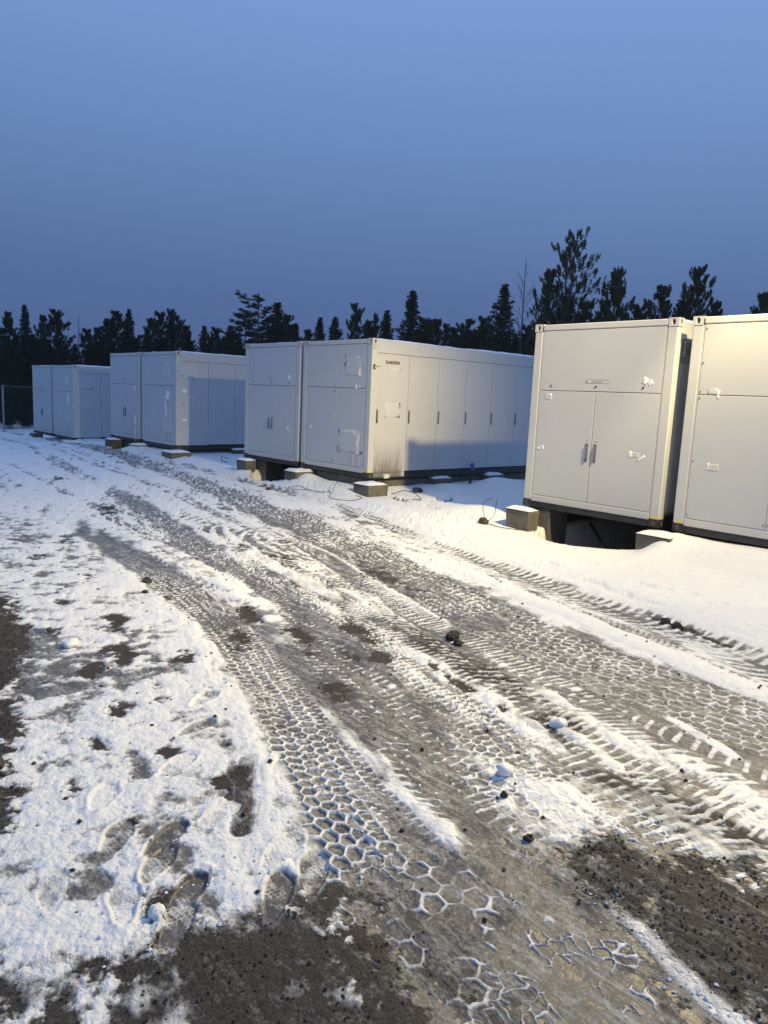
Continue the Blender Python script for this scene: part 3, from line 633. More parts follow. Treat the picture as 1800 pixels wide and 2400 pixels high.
def casting(P, x0, y0, z0, sx_, sy_, top):
    """corner casting as a bevelled block with oval hollows in its two outer faces; x0,y0 = outer corner"""
    w, d, h = .150, .150, .118
    mb = MB(); xa, xb = sorted((x0, x0 - sx_ * w)); ya, yb = sorted((y0, y0 - sy_ * d))
    def plate(c, u, wv, n_, hu, hw):
        c = Vector(c); u = Vector(u); wv = Vector(wv); n_ = Vector(n_); k = 20; outer = []; inner = []; deep = []
        for i in range(k):
            t = 2 * math.pi * (i + .5) / k; cx_, sy2 = math.cos(t), math.sin(t); sc = 1 / max(abs(cx_), abs(sy2))
            outer.append(c + u * hu * cx_ * sc + wv * hw * sy2 * sc)
            inner.append(c + u * .028 * cx_ + wv * .042 * sy2); deep.append(inner[-1] - n_ * .022)
        mb.k = 0; mb.add(outer + inner, [(i, (i + 1) % k, k + (i + 1) % k, k + i) for i in range(k)])
        mb.add(inner + deep, [(i, (i + 1) % k, k + (i + 1) % k, k + i) for i in range(k)])
        mb.k = 1; mb.add(deep, [tuple(range(k))]); mb.k = 0
    zc = z0 + h / 2
    e = .004
    mb.box(xa + (e if sx_ < 0 else .03), xb - (e if sx_ > 0 else .03), ya + (e if sy_ < 0 else .03), yb - (e if sy_ > 0 else .03), z0, z0 + h, .006) if False else None
    # five closing faces
    mb.box(min(x0, x0 - sx_ * w) + (.024 if sx_ < 0 else 0), max(x0, x0 - sx_ * w) - (.024 if sx_ > 0 else 0), min(y0, y0 - sy_ * d) + (.024 if sy_ < 0 else 0), max(y0, y0 - sy_ * d) - (.024 if sy_ > 0 else 0), z0 + .001, z0 + h - .001)
    plate((x0, (ya + yb) / 2, zc), (0, 1, 0), (0, 0, 1), (sx_, 0, 0), d / 2, h / 2)
    plate(((xa + xb) / 2, y0, zc), (1, 0, 0), (0, 0, 1), (0, sy_, 0), w / 2, h / 2)
    mb.add([(xa, ya, z0 + h), (xb, ya, z0 + h), (xb, yb, z0 + h), (xa, yb, z0 + h)], [(0, 1, 2, 3)])
    mb.add([(xa, ya, z0), (xb, ya, z0), (xb, yb, z0), (xa, yb, z0)], [(3, 2, 1, 0)])
    return mb.build('corner_casting', [M['post'], M['hole']], P)
def handle(parent, face, u, z, sgn=1, side=False, sticker=2):
    """recessed pull handle; face = coordinate of the panel plane, u = position across it"""
    mb = MB()
    def B(u0, u1, a0, a1, z0, z1, ch=.003):
        if side: mb.box(face + a0, face + a1, u0, u1, z0, z1, ch)
        else: mb.box(u0, u1, face - a1, face - a0, z0, z1, ch)
    mb.k = 0; B(u - .025, u + .025, .001, .007, z - .14, z + .14)
    mb.k = 1; B(u - .016, u + .016, .007, .009, z - .125, z + .125, 0)
    mb.k = 0; B(u - .010, u + .010, .010, .026, z - .12, z + .115, .005); mb.k = 1; B(u - .012, u + .012, .009, .024, z - .128, z - .098)
    o = mb.build('handle', [M['steel'], M['dark']], parent)
    if sticker:
        st_ = MB()
        for q in range(sticker):
            uu = u + q * .042 * (1 if not side else 1); a0 = .0015; r = .019
            tri = []
            for k in range(3):
                t = math.pi / 2 + k * 2 * math.pi / 3
                tri.append((uu + r * math.cos(t), z + .185 + r * math.sin(t)))
            st_.k = 0
            if side: st_.add([(face + a0, p[0], p[1]) for p in tri] + [(face + a0 + .001, p[0], p[1]) for p in tri], [(3, 4, 5), (0, 2, 1), (0, 1, 4, 3), (1, 2, 5, 4), (2, 0, 3, 5)])
            else: st_.add([(p[0], face - a0, p[1]) for p in tri] + [(p[0], face - a0 - .001, p[1]) for p in tri], [(5, 4, 3), (0, 1, 2), (3, 4, 1, 0), (4, 5, 2, 1), (5, 3, 0, 2)])
            st_.k = 1
            if side: st_.box(face + .003, face + .0038, uu - .002, uu + .002, z + .178, z + .193)
            else: st_.box(uu - .002, uu + .002, face - .0038, face - .003, z + .178, z + .193)
        st_.build('warning_sticker', [M['yellow'], M['dark']], parent)
    return o
def sheet(name, parent, x0, x1, z0, z1, mat_, y=-.0405, th=.0012, wav=.004, seed=0, side=False, rot=0, curl=0, nx=8, nz=8):
    """thin film or tape with a slightly wavy surface and thickness, on the front (or the side) of a container"""
    rnd = random.Random(seed); ph = [rnd.uniform(0, 6) for _ in range(4)]; vs = []; cx_, cz = (x0 + x1) / 2, (z0 + z1) / 2
    for lay in (0, 1):
        for i in range(nx + 1):
            for j in range(nz + 1):
                u = x0 + (x1 - x0) * i / nx; v = z0 + (z1 - z0) * j / nz
                e = .06 * min(x1 - x0, z1 - z0)
                if i in (0, nx): u += rnd.uniform(-e, e)
                if j in (0, nz): v += rnd.uniform(-e, e)
                du, dv = u - cx_, v - cz; u = cx_ + du * math.cos(rot) - dv * math.sin(rot); v = cz + du * math.sin(rot) + dv * math.cos(rot)
                off = (th + wav * (.5 + .5 * math.sin(i * 1.3 + ph[0]) * math.sin(j * 1.7 + ph[1])) + curl * (max(0, i / nx - .4)) ** 2) if lay else 0.0
                if side: vs.append((-y + off, u, v))
                else: vs.append((u, y - off, v))
    n1 = (nx + 1) * (nz + 1); fs = []
    I = lambda l, i, j: l * n1 + i * (nz + 1) + j
    for i in range(nx):
        for j in range(nz):
            fs.append((I(1, i, j), I(1, i + 1, j), I(1, i + 1, j + 1), I(1, i, j + 1))); 
    for i in range(nx): fs += [(I(0, i, 0), I(0, i + 1, 0), I(1, i + 1, 0), I(1, i, 0)), (I(1, i, nz), I(1, i + 1, nz), I(0, i + 1, nz), I(0, i, nz))]
    for j in range(nz): fs += [(I(0, 0, j + 1), I(0, 0, j), I(1, 0, j), I(1, 0, j + 1)), (I(0, nx, j), I(0, nx, j + 1), I(1, nx, j + 1), I(1, nx, j))]
    mb = MB(); mb.add(vs, fs); return mb.build(name, mat_, parent, smooth=True)
def bolts(parent, pts, face=-.033, side=False, r=.011):
    for (u, z) in pts:
        mb = MB()
        if side: mb.tube([(face, u, z), (face + .008, u, z)], r, 8)
        else: mb.tube([(u, face, z), (u, face - .008, z)], r, 8)
        mb.build('bolt', M['bolt'], parent)

def container(xl, z0, H, kind, label, side_kind=None, stained=False, film=(), extras=None):
    """kind 'doors': flap over a pair of doors; 'panels': flap over fixed panels. Front faces -Y, origin at front left base corner of the footprint."""
    P = empty('battery_container', (xl, FY, z0 + CH), label, 'container', 'white battery containers in paired rows')
    w = CW; h = H; F = .012                                     # F: front frame plane is y=0
    b = MB(); b.box(.05, w - .05, .075, CL - .03, .16, h - .05); b.box(.06, w - .06, .05, .075, .16, h - .1)
    b.build('body', M['paint'], P)
    g = MB(); g.box(.15, w - .15, .030, .049, .17, h - .12); 
    if side_kind: g.box(w - .049, w - .028, .12, CL - .12, .12, h - .25)
    g.build('seam_backing', M['seam'], P)  # added dark backing sheet, paints the gaps between doors as shaded
    # posts
    for (px0, px1, fy0, fy1) in ((0, .155, 0, .16), (w - .155, w, 0, .16), (0, .155, CL - .16, CL), (w - .155, w, CL - .16, CL)):
        p = MB(); p.box(px0, px1, fy0, fy1, .118, h - .1185, .014)
        if fy0 == 0:
            xi = px1 if px0 == 0 else px0; sg = 1 if px0 == 0 else -1
            a, c_ = sorted((xi, xi + sg * .012)); p.box(a, c_, .004, .03, .17, h - .12)
        p.build('corner_post', M['post'], P)
    for (x0, sx_) in ((-.004, -1), (w + .004, 1)):
        for (y0, sy_) in ((-.004, -1), (CL + .004, 1)):
            casting(P, x0, y0, h - .118, sx_, sy_, True)
            if sy_ < 0:
                cb = MB(); xa, xb = sorted((x0, x0 - sx_ * .17)); cb.box(xa, xb, y0, y0 + .16, 0, .1175, .008); cb.k = 1
                cb.disc((x0 - sx_ * .085, y0 - .0025, .06), (1, 0, 0), (0, 0, 1), .03, .038); cb.disc((x0 + sx_ * .0025, y0 + .08, .06), (0, 1, 0), (0, 0, 1), .03, .038)
                cb.build('corner_casting', [M['black'], M['hole']], P)
                if sx_ > 0 or kind == 'panels':
                    ys = MB(); ys.box(xa + .03, xb - .03, y0 + .0005, y0 + .004, .125, .152); 
                    ys.box(*(sorted((x0 - sx_ * .006, x0 - sx_ * .0025))), y0 + .03, y0 + .12, .125, .152); ys.build('yellow_marker', M['yellow'], P)
    fr = MB(); fr.box(.155, w - .155, -.001, .07, h - .105, h - .012, .012); fr.build('top_rail', M['post'], P)
    br = MB(); br.box(.157, w - .157, -.001, .08, .10, .205, .010); br.build('bottom_rail', M['post'], P)
    bb = MB(); bb.box(.17, w - .17, .012, .15, .0, .0985, .006); bb.build('base_beam', M['black'], P)
    sb = MB(); sb.box(w - .11, w - .012, .165, CL - .17, -.02, .155 if not side_kind else .125, .006); sb.box(.012, .11, .165, CL - .17, -.02, .155, .006); sb.box(.12, w - .12, 1.5, 1.6, -.01, .15); sb.box(.12, w - .12, 4.4, 4.5, -.01, .15)
    sb.build('side_beam', M['black'], P)
    tr = MB(); tr.box(w - .06, w - .006, .148, CL - .15, h - .285, h - .03, .012); tr.box(.006, .06, .148, CL - .15, h - .285, h - .03, .012); tr.build('roof_side_rail', M['paint'], P)
    rf = MB(); rf.box(.06, w - .06, .07, CL - .07, h - .049, h - .028); rf.build('roof', M['paint'], P)
    fx0, fx1 = .172, w - .172; zs = z0_split = (0.23 + 1.67) if False else 1.895 * h / 2.93; zb = .212; zt = h - .115; G = .005
    # flap
    fl = MB(); fl.box(fx0, fx1, .004, .029, zs + G, zt, .004); flap = fl.build('upper_flap', M['paint'], P)
    ff = .004
    if kind == 'doors':
        xm = (fx0 + fx1) / 2 - .005
        for (a, c_, hu) in ((fx0, xm - G, xm - .075), (xm + G, fx1, xm + .075)):
            d = MB(); d.box(a, c_, .004, .029, zb, zs - G, .004); dd = d.build('door', M['paint'], P)
            handle(dd, ff, hu, .97 * h / 2.93, sticker=1 if hu < xm else 2)
        bolts(flap, [(fx0 + .22, zs + .075), (xm, zs + .075), (fx1 - .27, zs + .075)], .004, r=.016)
        lb = MB(); lx = xm - .19; lz = zs + .125; lb.k = 0; lb.box(lx, lx + .40, .0025, .0037, lz, lz + .055); lb.k = 1
        for (a, c_, e_, f_) in ((lx, lx + .40, lz, lz + .003), (lx, lx + .40, lz + .052, lz + .055), (lx, lx + .003, lz + .003, lz + .052), (lx + .397, lx + .40, lz + .003, lz + .052)): lb.box(a, c_, .0012, .0023, e_, f_)
        lb.add([(lx + .012, .0014, lz + .012), (lx + .044, .0014, lz + .012), (lx + .028, .0014, lz + .044)], [(0, 1, 2)])
        for r_ in range(2):
            q = lx + .10
            while q < lx + .37 - .08 * r_:
                l_ = random.Random(int(q * 999) + r_).uniform(.006, .02); lb.box(q, q + l_, .0012, .0023, lz + .032 - r_ * .016, lz + .039 - r_ * .016); q += l_ + .006
        lb.build('warning_label', [M['labelw'], M['print']], flap)
    else:
        xm = (fx0 + fx1) / 2
        if side_kind is None: xm = fx0 + 1.07
        for (a, c_) in ((fx0, xm - G * .4), (xm + G * .4, fx1)):
            d = MB(); d.box(a, c_, .004, .029, zb, zs - G, .004); d.build('lower_panel', M['paint'], P)
        e_ = .028; bp = [(fx0 + e_, z_) for z_ in (zt - .05, zt - .5, zs + .04, zs - .045, zs - .9, zb + .05)] + [(fx1 - e_, z_) for z_ in (zt - .05, zt - .5, zs + .04, zs - .08, zs - .85, zb + .07)]
        bp += [(xm, zt - .03), (xm, zs + .03), (xm - .022, zs - .08), (xm + .022, zs - .08), (xm, zs - .86), (xm - .022, zb + .06), (xm + .022, zb + .06)]
        bolts(P, bp, .004, r=.009)
        if side_kind:
            lb = MB(); X0, X1 = fx1 - .52, fx1 - .33; lb.k = 0; lb.box(X0, X1, .0012, .0035, .22 + .0, .22 + .25); lb.box(fx1 - .26, fx1 - .15, .0012, .0035, .23, .44); lb.k = 1
            for r_ in range(9): lb.box(X0 + .012, X1 - .012, 0.0, .001, .235 + r_ * .025, .246 + r_ * .025)
            for r_ in range(10): lb.box(fx1 - .25, fx1 - .16, 0.0, .001, .238 + r_ * .02, .246 + r_ * .02)
            lb.build('rating_plate', [M['labelw'], M['label']], P)
    # side with doors
    if side_kind:
        ys = [.14, 1.045, 1.947, 2.833, 3.737, 4.641, 5.545, CL - .16]; zt2 = h - .290; zb2 = .14
        for i in range(7):
            a, c_ = ys[i] + .004, ys[i + 1] - .004
            d = MB(); d.box(w - .027, w + .002 - .001, a, c_, zb2 if i else .12, zt2, .003)
            dd = d.build('side_door', M['stained'] if stained and i < 2 else M['paint'], P)
            if i < 6:
                if side_kind == 'handles': handle(dd, w + .001, a + .045, 1.30, side=True, sticker=2 if i == 0 else 1)
                else: bolts(dd, [(a + .06, 1.36)], w + .001, side=True, r=.016)
        sp = MB(); sp.box(w - .10, w + .001, .12, 1.04, .02, .116, .004); 
        if stained: sp.build('side_sill', M['stained'], P)
    else:
        vb = MB(); vb.k = 0; vb.box(w - .045, w + .02, .20, .60, h - .52, h - .30, .006); vb.k = 1
        for q in range(5): vb.box(w + .0205, w + .023, .23, .57, h - .49 + q * .036, h - .475 + q * .036)
        vb.build('side_vent', [M['galv'], M['dark']], P)
        pn = MB()
        for q in range(6): pn.box(w - .05, w - .015, .2 + q * .95, .2 + q * .95 + .9, .2, h - .6 + (.26 if q else 0), .02)
        pn.build('side_panel', M['paint'], P)
    for k, f_ in enumerate(film):
        typ, a, c_, e_, g_ = f_[:5]; rot = f_[5] if len(f_) > 5 else 0
        if typ == 'film': sheet('film_patch', P, a, c_, e_, g_, M['film'], y=.0035, wav=.0012, seed=k + int(xl * 7), rot=rot)
        elif typ == 'tape': sheet('tape_strip', P, a, c_, e_, g_, M['tape'], y=.0035, wav=.002, seed=k + int(xl * 7), rot=rot, curl=.015, nx=5, nz=5)
        elif typ == 'sfilm': sheet('film_patch', P, a, c_, e_, g_, M['film'], y=-(w + .0012), wav=.0012, seed=k + int(xl * 7), side=True, rot=rot)
        elif typ == 'stape': sheet('tape_strip', P, a, c_, e_, g_, M['tape'], y=-(w + .0012), wav=.010, seed=k + int(xl * 7), side=True, rot=rot, curl=.04, nx=5, nz=5)
    if extras: extras(P, w, h)
    return P

def c3b_extras(P, w, h):
    mb = MB(); lettering(mb, 'SUNGROW', (w + .0012, .37, 2.39), (0, 1, 0), (0, 0, 1), (1, 0, 0), .052, .040, .016, .011)
    mb.build('maker_lettering', M['print'], P)
    mb = MB(); lettering(mb, 'I1', (w + .0012, .19, 2.30), (0, 1, 0), (0, 0, 1), (1, 0, 0), .030, .028, .012, .006); mb.box(w + .002, w + .012, .105, .185, 2.312, 2.318)
    mb.build('door_mark', M['print'], P)
    mb = MB(); mb.box(w - .02, w + .03, .035, .085, 2.26, 2.35, .005); mb.k = 1; mb.box(w + .0305, w + .033, .05, .07, 2.28, 2.325); mb.build('door_latch', [M['dark'], M['post']], P)
    mb = MB()
    for (a, c_, e_, g_) in ((.012, .10, h - .175, h - .170), (.012, .10, h - .215, h - .210), (.012, .017, h - .210, h - .175)): mb.box(w + .0005, w + .0022, a, c_, e_, g_)
    mb.build('corner_mark', M['print'], P)
    mb = MB(); mb.tube([(w - .24, .0035, .52), (w - .24, -.012, .52)], .032, 16); mb.k = 1; mb.tube([(w - .24, -.0125, .52), (w - .24, -.018, .52)], .018, 12); mb.build('round_seal', [M['dark'], M['label']], P)
    mb = MB(); mb.box(w - .008, w + .06, .42, .55, -.005, .085, .012); mb.box(w - .008, w + .04, .56, .585, .0, .08, .004); mb.build('junction_box', M['labelw'], P)
G1 = 'white battery containers in paired rows'
Z4, H4 = -1.685, 2.95
container(-7.70, Z4, H4, 'doors', 'nearest white container with double doors over a dark hollow, right of centre',
          film=[('tape', 1.98, 2.05, 2.03, 2.13, -.35), ('tape', 2.06, 2.13, 2.02, 2.09, .6), ('tape', .385, .41, 1.765, 1.86, -.1), ('film', .28, .38, 1.77, 1.86), ('tape', .29, .33, .95, 1.03, .5), ('tape', .20, .26, .955, .99, .4),
                ('film', 1.86, 2.03, .98, 1.05), ('tape', 1.86, 1.91, .97, 1.06, 0), ('tape', 2.05, 2.08, .90, 1.04, -.9)])
container(-5.055, Z4, H4, 'panels', 'nearest white container with bolted panels, cut by the right edge',
          film=[('tape', .43, .46, 1.86, 1.97, -.05), ('film', .30, .44, 1.92, 1.99), ('film', .40, .56, .90, .99), ('tape', .40, .425, .90, 1.0, -.1), ('film', 1.6, 1.9, 2.2, 2.6)])
Z3, H3 = -1.70, 2.875
container(-16.76, Z3, H3, 'doors', 'white container with double doors on the left of the middle pair, beside the stained one',
          film=[('tape', 1.95, 2.0, 2.0, 2.10, -.2), ('film', 1.9, 2.02, .80, .93), ('tape', 1.93, 1.965, .81, .90), ('film', .22, .33, .9, .98), ('tape', .25, .29, 1.92, 1.95, .2)])
container(-14.215, Z3, H3, 'panels', 'white container with mud stained side door and lettering, middle of the picture', side_kind='handles', stained=True, extras=c3b_extras,
          film=[('film', 1.55, 2.07, 2.12, 2.52, -.04), ('film', 1.38, 2.10, .50, .97, -.02), ('tape', 1.93, 1.97, .86, .97, -.1), ('tape', 1.92, 1.97, 1.84, 1.93, 0), ('film', 1.99, 2.07, 1.86, 1.92), ('tape', 1.62, 1.69, 2.345, 2.365, -.1),
                ('tape', .33, .37, .93, 1.0, .3), ('film', .22, .28, .93, .99), ('sfilm', .42, .82, 1.28, 1.58), ('sfilm', .38, .50, 1.93, 2.02), ('sfilm', .44, .52, .86, .95), ('sfilm', .42, .80, 2.24, 2.31)])
Z2, H2 = -1.815, 2.88
container(-25.70, Z2, H2, 'doors', 'white container with double doors, left of the pair with a torn film strip',
          film=[('tape', 2.0, 2.12, .55, .85, .1), ('tape', 2.04, 2.09, .02, .50, 0), ('tape', 1.95, 2.06, 1.68, 1.83, 0), ('film', .2, .33, 1.65, 1.8), ('film', .25, .4, 1.1, 1.25)])
container(-23.10, Z2, H2, 'panels', 'white container with torn film dangling on its end panel, second pair from the left', side_kind='dots',
          film=[('film', 1.45, 2.0, 2.10, 2.52), ('tape', 1.72, 1.95, 1.45, 1.72, -.5), ('tape', 1.67, 1.76, .95, 1.42, .18), ('film', 1.40, 2.12, .45, .95, -.02), ('film', .2, .34, .62, .8), ('tape', .22, .27, .64, .72),
                ('sfilm', .2, .72, 2.1, 2.42), ('sfilm', .32, .7, 1.3, 1.62), ('stape', .20, .32, 1.66, 1.78, .3), ('stape', .18, .32, .84, .9, -.2)])
Z1, H1 = -2.20, 2.88
container(-34.50, Z1, H1, 'doors', 'farthest white container with double doors, at the left end of the row near the fence',
          film=[('film', 1.3, 1.9, 2.0, 2.2), ('tape', .25, .35, 1.84, 1.9), ('film', .3, .5, 1.0, 1.1)])
container(-31.86, Z1, H1, 'panels', 'farthest white container with bolted panels and a torn film strip, right of the leftmost one', side_kind='dots',
          film=[('film', 1.35, 1.85, 2.1, 2.5), ('tape', 1.6, 1.68, 2.1, 2.4, 0), ('tape', 1.72, 1.9, 1.35, 1.78, -.2), ('film', 1.4, 2.1, .5, 1.0, -.02), ('film', .3, .5, .7, .9), ('sfilm', .25, .75, 2.0, 2.4), ('sfilm', .2, .8, 1.2, 1.6), ('sfilm', .25, .5, .7, .9)])

# snow lying on the roofs
def roof_snow(xl, z0, H, seed):
    nx, ny = 28, 70; x = np.linspace(.05, CW - .05, nx); y = np.linspace(.22, CL - .1, ny); X, Y = np.meshgrid(x, y, indexing='ij')
    t = .038 + .030 * fbm(X * .8 + seed, Y * .9, seed, 4) + .010 * fbm(X * 5, Y * 5, seed + 3, 3)
    ed = np.minimum(np.minimum(X - x[0], x[-1] - X), np.minimum(Y - y[0], y[-1] - Y)); t = np.clip(t, .006, .1) * sst(-.005, .06, ed) + .001
    base = z0 + CH + H - .03
    V = np.concatenate([np.stack([X.ravel() + xl, Y.ravel() + FY, base + t.ravel() + .003], 1)])
    i, j = np.meshgrid(np.arange(nx - 1), np.arange(ny - 1), indexing='ij'); a = (i * ny + j).ravel()
    F = np.stack([a, a + ny, a + ny + 1, a + 1], 1)
    o = raw_mesh('roof_snow', V, F, M['snow'], smooth=True)
    # close it with a skirt down to the roof
    return o
for k, (xl, z0, H, where) in enumerate(((-7.70, Z4, H4, 'nearest container with double doors'), (-5.055, Z4, H4, 'container cut by the right edge'), (-16.76, Z3, H3, 'middle container with double doors'), (-14.215, Z3, H3, 'mud stained lettered container'),
                               (-25.7, Z2, H2, 'double door container second from the left end'), (-23.1, Z2, H2, 'container with dangling film'), (-34.5, Z1, H1, 'leftmost container'), (-31.86, Z1, H1, 'second container from the left'))):
    tag(roof_snow(xl, z0, H, 5 + k * 11), 'thin snow layer on the roof of the ' + where, 'snow', 'snow on container roofs', 'stuff')

# ------------------------------------------------------------------ concrete blocks
def block(x0, x1, y0, y1, z0, z1, label, cap=True, taper=.06, seed=1):
    """cast block whose lower corners are cut back; z given against the eye"""
    rnd = random.Random(seed); z0 += CH; z1 += CH; mb = MB(); cx_, cy_ = (x0 + x1) / 2, (y0 + y1) / 2
    lv = [(z0, taper * 1.6), (z0 + (z1 - z0) * .35, taper * .25), (z1 - .02, 0), (z1, .015)]; vs = []
    for (zz, ins) in lv:
        for (sx_, sy_) in ((-1, -1), (1, -1), (1, 1), (-1, 1)):
            hx, hy = (x1 - x0) / 2 - ins, (y1 - y0) / 2 - ins * .5; c = .018
            pts = [(hx - c, hy), (hx, hy - c)] if sx_ * sy_ < 0 else [(hx, hy - c), (hx - c, hy)]
            if sx_ * sy_ > 0: pts = pts[::1]
            for (a, b_) in (pts if (sx_, sy_) in ((-1, -1), (1, 1)) else pts):
                vs.append((cx_ + sx_ * a + rnd.uniform(-.004, .004), cy_ + sy_ * b_ + rnd.uniform(-.004, .004), zz))
    fs = []
    for l in range(len(lv) - 1):
        for k in range(8): k2 = (k + 1) % 8; fs.append((l * 8 + k, l * 8 + k2, (l + 1) * 8 + k2, (l + 1) * 8 + k))
    fs.append(tuple(range(7, -1, -1))); fs.append(tuple((len(lv) - 1) * 8 + k for k in range(8)))
    mb.add(vs, fs); o = mb.build('concrete_block', M['concrete'])
    tag(o, label, 'concrete block', 'concrete blocks carrying the containers')
    if cap:
        n = 14; X, Y = np.meshgrid(np.linspace(x0 + .005, x1 - .005, n), np.linspace(y0 - .015, y1 - .02, n), indexing='ij')
        ed = np.minimum(np.minimum(X - X.min(), X.max() - X), np.minimum(Y - Y.min(), Y.max() - Y)); t = sst(-.01, .10, ed) * (.045 + .02 * fbm(X * 4, Y * 4, seed, 3))
        if cap == 2: t = t * 1.3
        V = np.stack([X.ravel(), Y.ravel(), z1 + t.ravel() + .001], 1); i, j = np.meshgrid(np.arange(n - 1), np.arange(n - 1), indexing='ij'); a = (i * n + j).ravel()
        s_ = raw_mesh('snow_cap', V, np.stack([a, a + n, a + n + 1, a + 1], 1), M['snow'], smooth=True)
        tag(s_, 'snow cap on the ' + label, 'snow', 'snow on concrete blocks', 'stuff')
G_ = 0
block(-7.68, -7.19, 9.43, 9.70, -2.30, -1.695, 'concrete block under the left front corner of the nearest container', 1, .07, 1)
block(-7.63, -7.17, 9.93, 10.45, -2.6, -1.70, 'concrete block in shade just behind the left front corner block of the nearest container', 0, .02, 2)
block(-5.32, -4.80, 9.40, 9.70, -2.45, -1.715, 'snow capped concrete block between the two nearest containers', 2, .05, 3)
block(-16.56, -16.06, 9.56, 9.84, -2.22, -1.72, 'concrete block with cut corners under the left front of the middle double door container', 1, .10, 4)
block(-16.40, -15.90, 10.02, 10.5, -2.6, -1.71, 'shaded concrete block behind the cut corner block in the middle', 0, .02, 5)
block(-14.25, -13.75, 9.48, 10.0, -2.35, -1.76, 'snow capped concrete block between the two middle containers', 2, .05, 6)
block(-11.80, -11.28, 9.54, 10.06, -2.2, -1.775, 'concrete block under the right front corner of the mud stained container', 1, .03, 7)
block(-12.2, -11.70, 11.80, 12.40, -2.35, -1.77, 'concrete block with a snow cap midway along the lettered container side', 2, .05, 8)
block(-12.15, -11.65, 13.60, 14.18, -2.3, -1.75, 'concrete block with a snow cap at the far end of the lettered container side', 2, .05, 9)
block(-25.36, -24.82, 9.55, 9.95, -2.4, -1.83, 'concrete block at the left front of the double door container with a dangling strip', 1, .03, 10)
block(-25.1, -24.3, 10.0, 10.5, -2.6, -1.83, 'dark shaded concrete block behind the left front block of the second pair', 0, .02, 11)
block(-23.3, -22.78, 9.55, 10.1, -2.3, -1.86, 'low concrete block between the two containers of the second pair', 2, .05, 12)
block(-20.80, -20.15, 9.50, 10.15, -2.3, -1.87, 'concrete block under the right front corner of the container with dangling film', 1, .03, 13)
block(-21.0, -20.45, 11.75, 12.3, -2.4, -1.84, 'grey concrete block along the side of the second pair', 1, .03, 14)
block(-34.1, -33.55, 9.6, 10.0, -2.7, -2.2, 'concrete block under the leftmost corner of the row', 0, .03, 15)
block(-29.5, -28.85, 9.45, 10.1, -2.65, -2.23, 'low snowy concrete block under the right front corner of the farthest pair', 2, .05, 16)

# foundation beams under the right hand containers, light-blocking beams added under the left ones
for (xl, z, w_, lab) in ((-7.70, -1.69, CW, 'added black beams keeping light from under the nearest container'), (-16.76, -1.70, CW, 'added black beams keeping light from under the middle double door container'), (-14.215, -1.80, CW, 'long grey foundation beam under the mud stained container'), (-23.1, -1.92, CW, 'long grey foundation beam under the container with dangling film'), (-31.86, -2.3, CW, 'long grey foundation beam under the second container from the left')):
    mb = MB(); front = xl in (-14.215, -23.1, -31.86)
    if front: mb.box(xl + .2, xl + w_ - .12, 10.02, 10.16, z + CH - .5, z + CH + .075, .01); mb.box(xl + w_ - .25, xl + w_ - .11, 10.3, 15.6, z + CH - .5, z + CH + .05, .01)
    else:
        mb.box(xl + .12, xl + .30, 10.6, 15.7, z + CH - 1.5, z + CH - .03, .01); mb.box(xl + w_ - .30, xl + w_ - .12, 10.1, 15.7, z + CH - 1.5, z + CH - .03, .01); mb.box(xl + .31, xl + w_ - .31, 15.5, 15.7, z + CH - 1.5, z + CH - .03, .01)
    tag(mb.build('foundation_and_shade_beam', M['concrete'] if front else M['beam_shade']), lab, 'beam', 'foundation beams under containers')

# pipes, hoses and wires
mb = MB(); mb.tube([(-11.62, 12.95, CH - 1.62), (-11.55, 12.85, CH - 1.80), (-11.45, 12.66, CH - 2.12)], .032, 10); o = empty('drain_pipe', (0, 0, 0), 'black drain pipe with blue coupling leaning beside the lettered container', 'pipe')
mb.build('pipe', M['rubber'], o, True); mb = MB(); mb.tube([(-11.63, 12.98, CH - 1.60), (-11.66, 12.98, CH - 1.53)], .055, 14); mb.tube([(-11.63, 12.98, CH - 1.50), (-11.66, 12.98, CH - 1.44)], .045, 14); mb.build('coupling', M['blue'], o, True)
mb = MB()
for q in range(6):
    pts = []
    for k in range(22):
        t = k / 21; pts.append((-16.0 + 1.9 * t, 10.6 + .25 * q + .15 * math.sin(t * 4 + q), CH - 2.35 + .42 * math.sin(t * math.pi) - .03 * q))
    mb.tube(pts, .045, 8)
tag(mb.build('cable_bundle', M['rubber'], None, True), 'thick black cables arching in the hollow under the middle double door container', 'cables')
mb = MB(); mb.tube([(-7.02, 10.9, CH - 1.97), (-6.10, 10.1, CH - 2.30)], .03, 8); tag(mb.build('dark_pipe', M['rubber'], None, True), 'dark pipe slanting in the hollow under the nearest container', 'pipe')

def wire(pts, rad, label, seed=0, cat='wire'):
    P = spline([(p[0], p[1]) for p in pts], .08); hs = np.interp(np.linspace(0, 1, len(P)), np.linspace(0, 1, len(pts)), [p[2] for p in pts])
    z, _, _, _ = ground_fields(P[:, 0].copy(), P[:, 1].copy())
    mb = MB(); mb.tube([(a, b, c + h + rad) for (a, b), c, h in zip(P, z, hs)], rad, 6)
    return tag(mb.build('loose_wire', M['rubber'], None, True), label, cat)
wire([(-7.95, 9.42, .42), (-8.1, 9.36, .30), (-8.02, 9.3, .12), (-7.93, 9.28, .03), (-7.8, 9.3, .15), (-7.85, 9.4, .40)], .0055, 'thin black wire looping down the left side of the nearest corner block')
wire([(-7.9, 9.27, .01), (-7.6, 9.25, .01), (-7.35, 9.3, .02), (-7.15, 9.42, .10), (-6.9, 9.9, .5)], .006, 'thin wire lying across the foot of the nearest corner block')
wire([(-12.1, 9.5, .3), (-12.15, 9.35, .02), (-12.0, 9.1, .01), (-11.7, 8.95, .01), (-11.3, 9.05, .01), (-11.2, 9.3, .01), (-11.5, 9.4, .01)], .0055, 'thin wire curling from the mud stained container corner onto the snow')
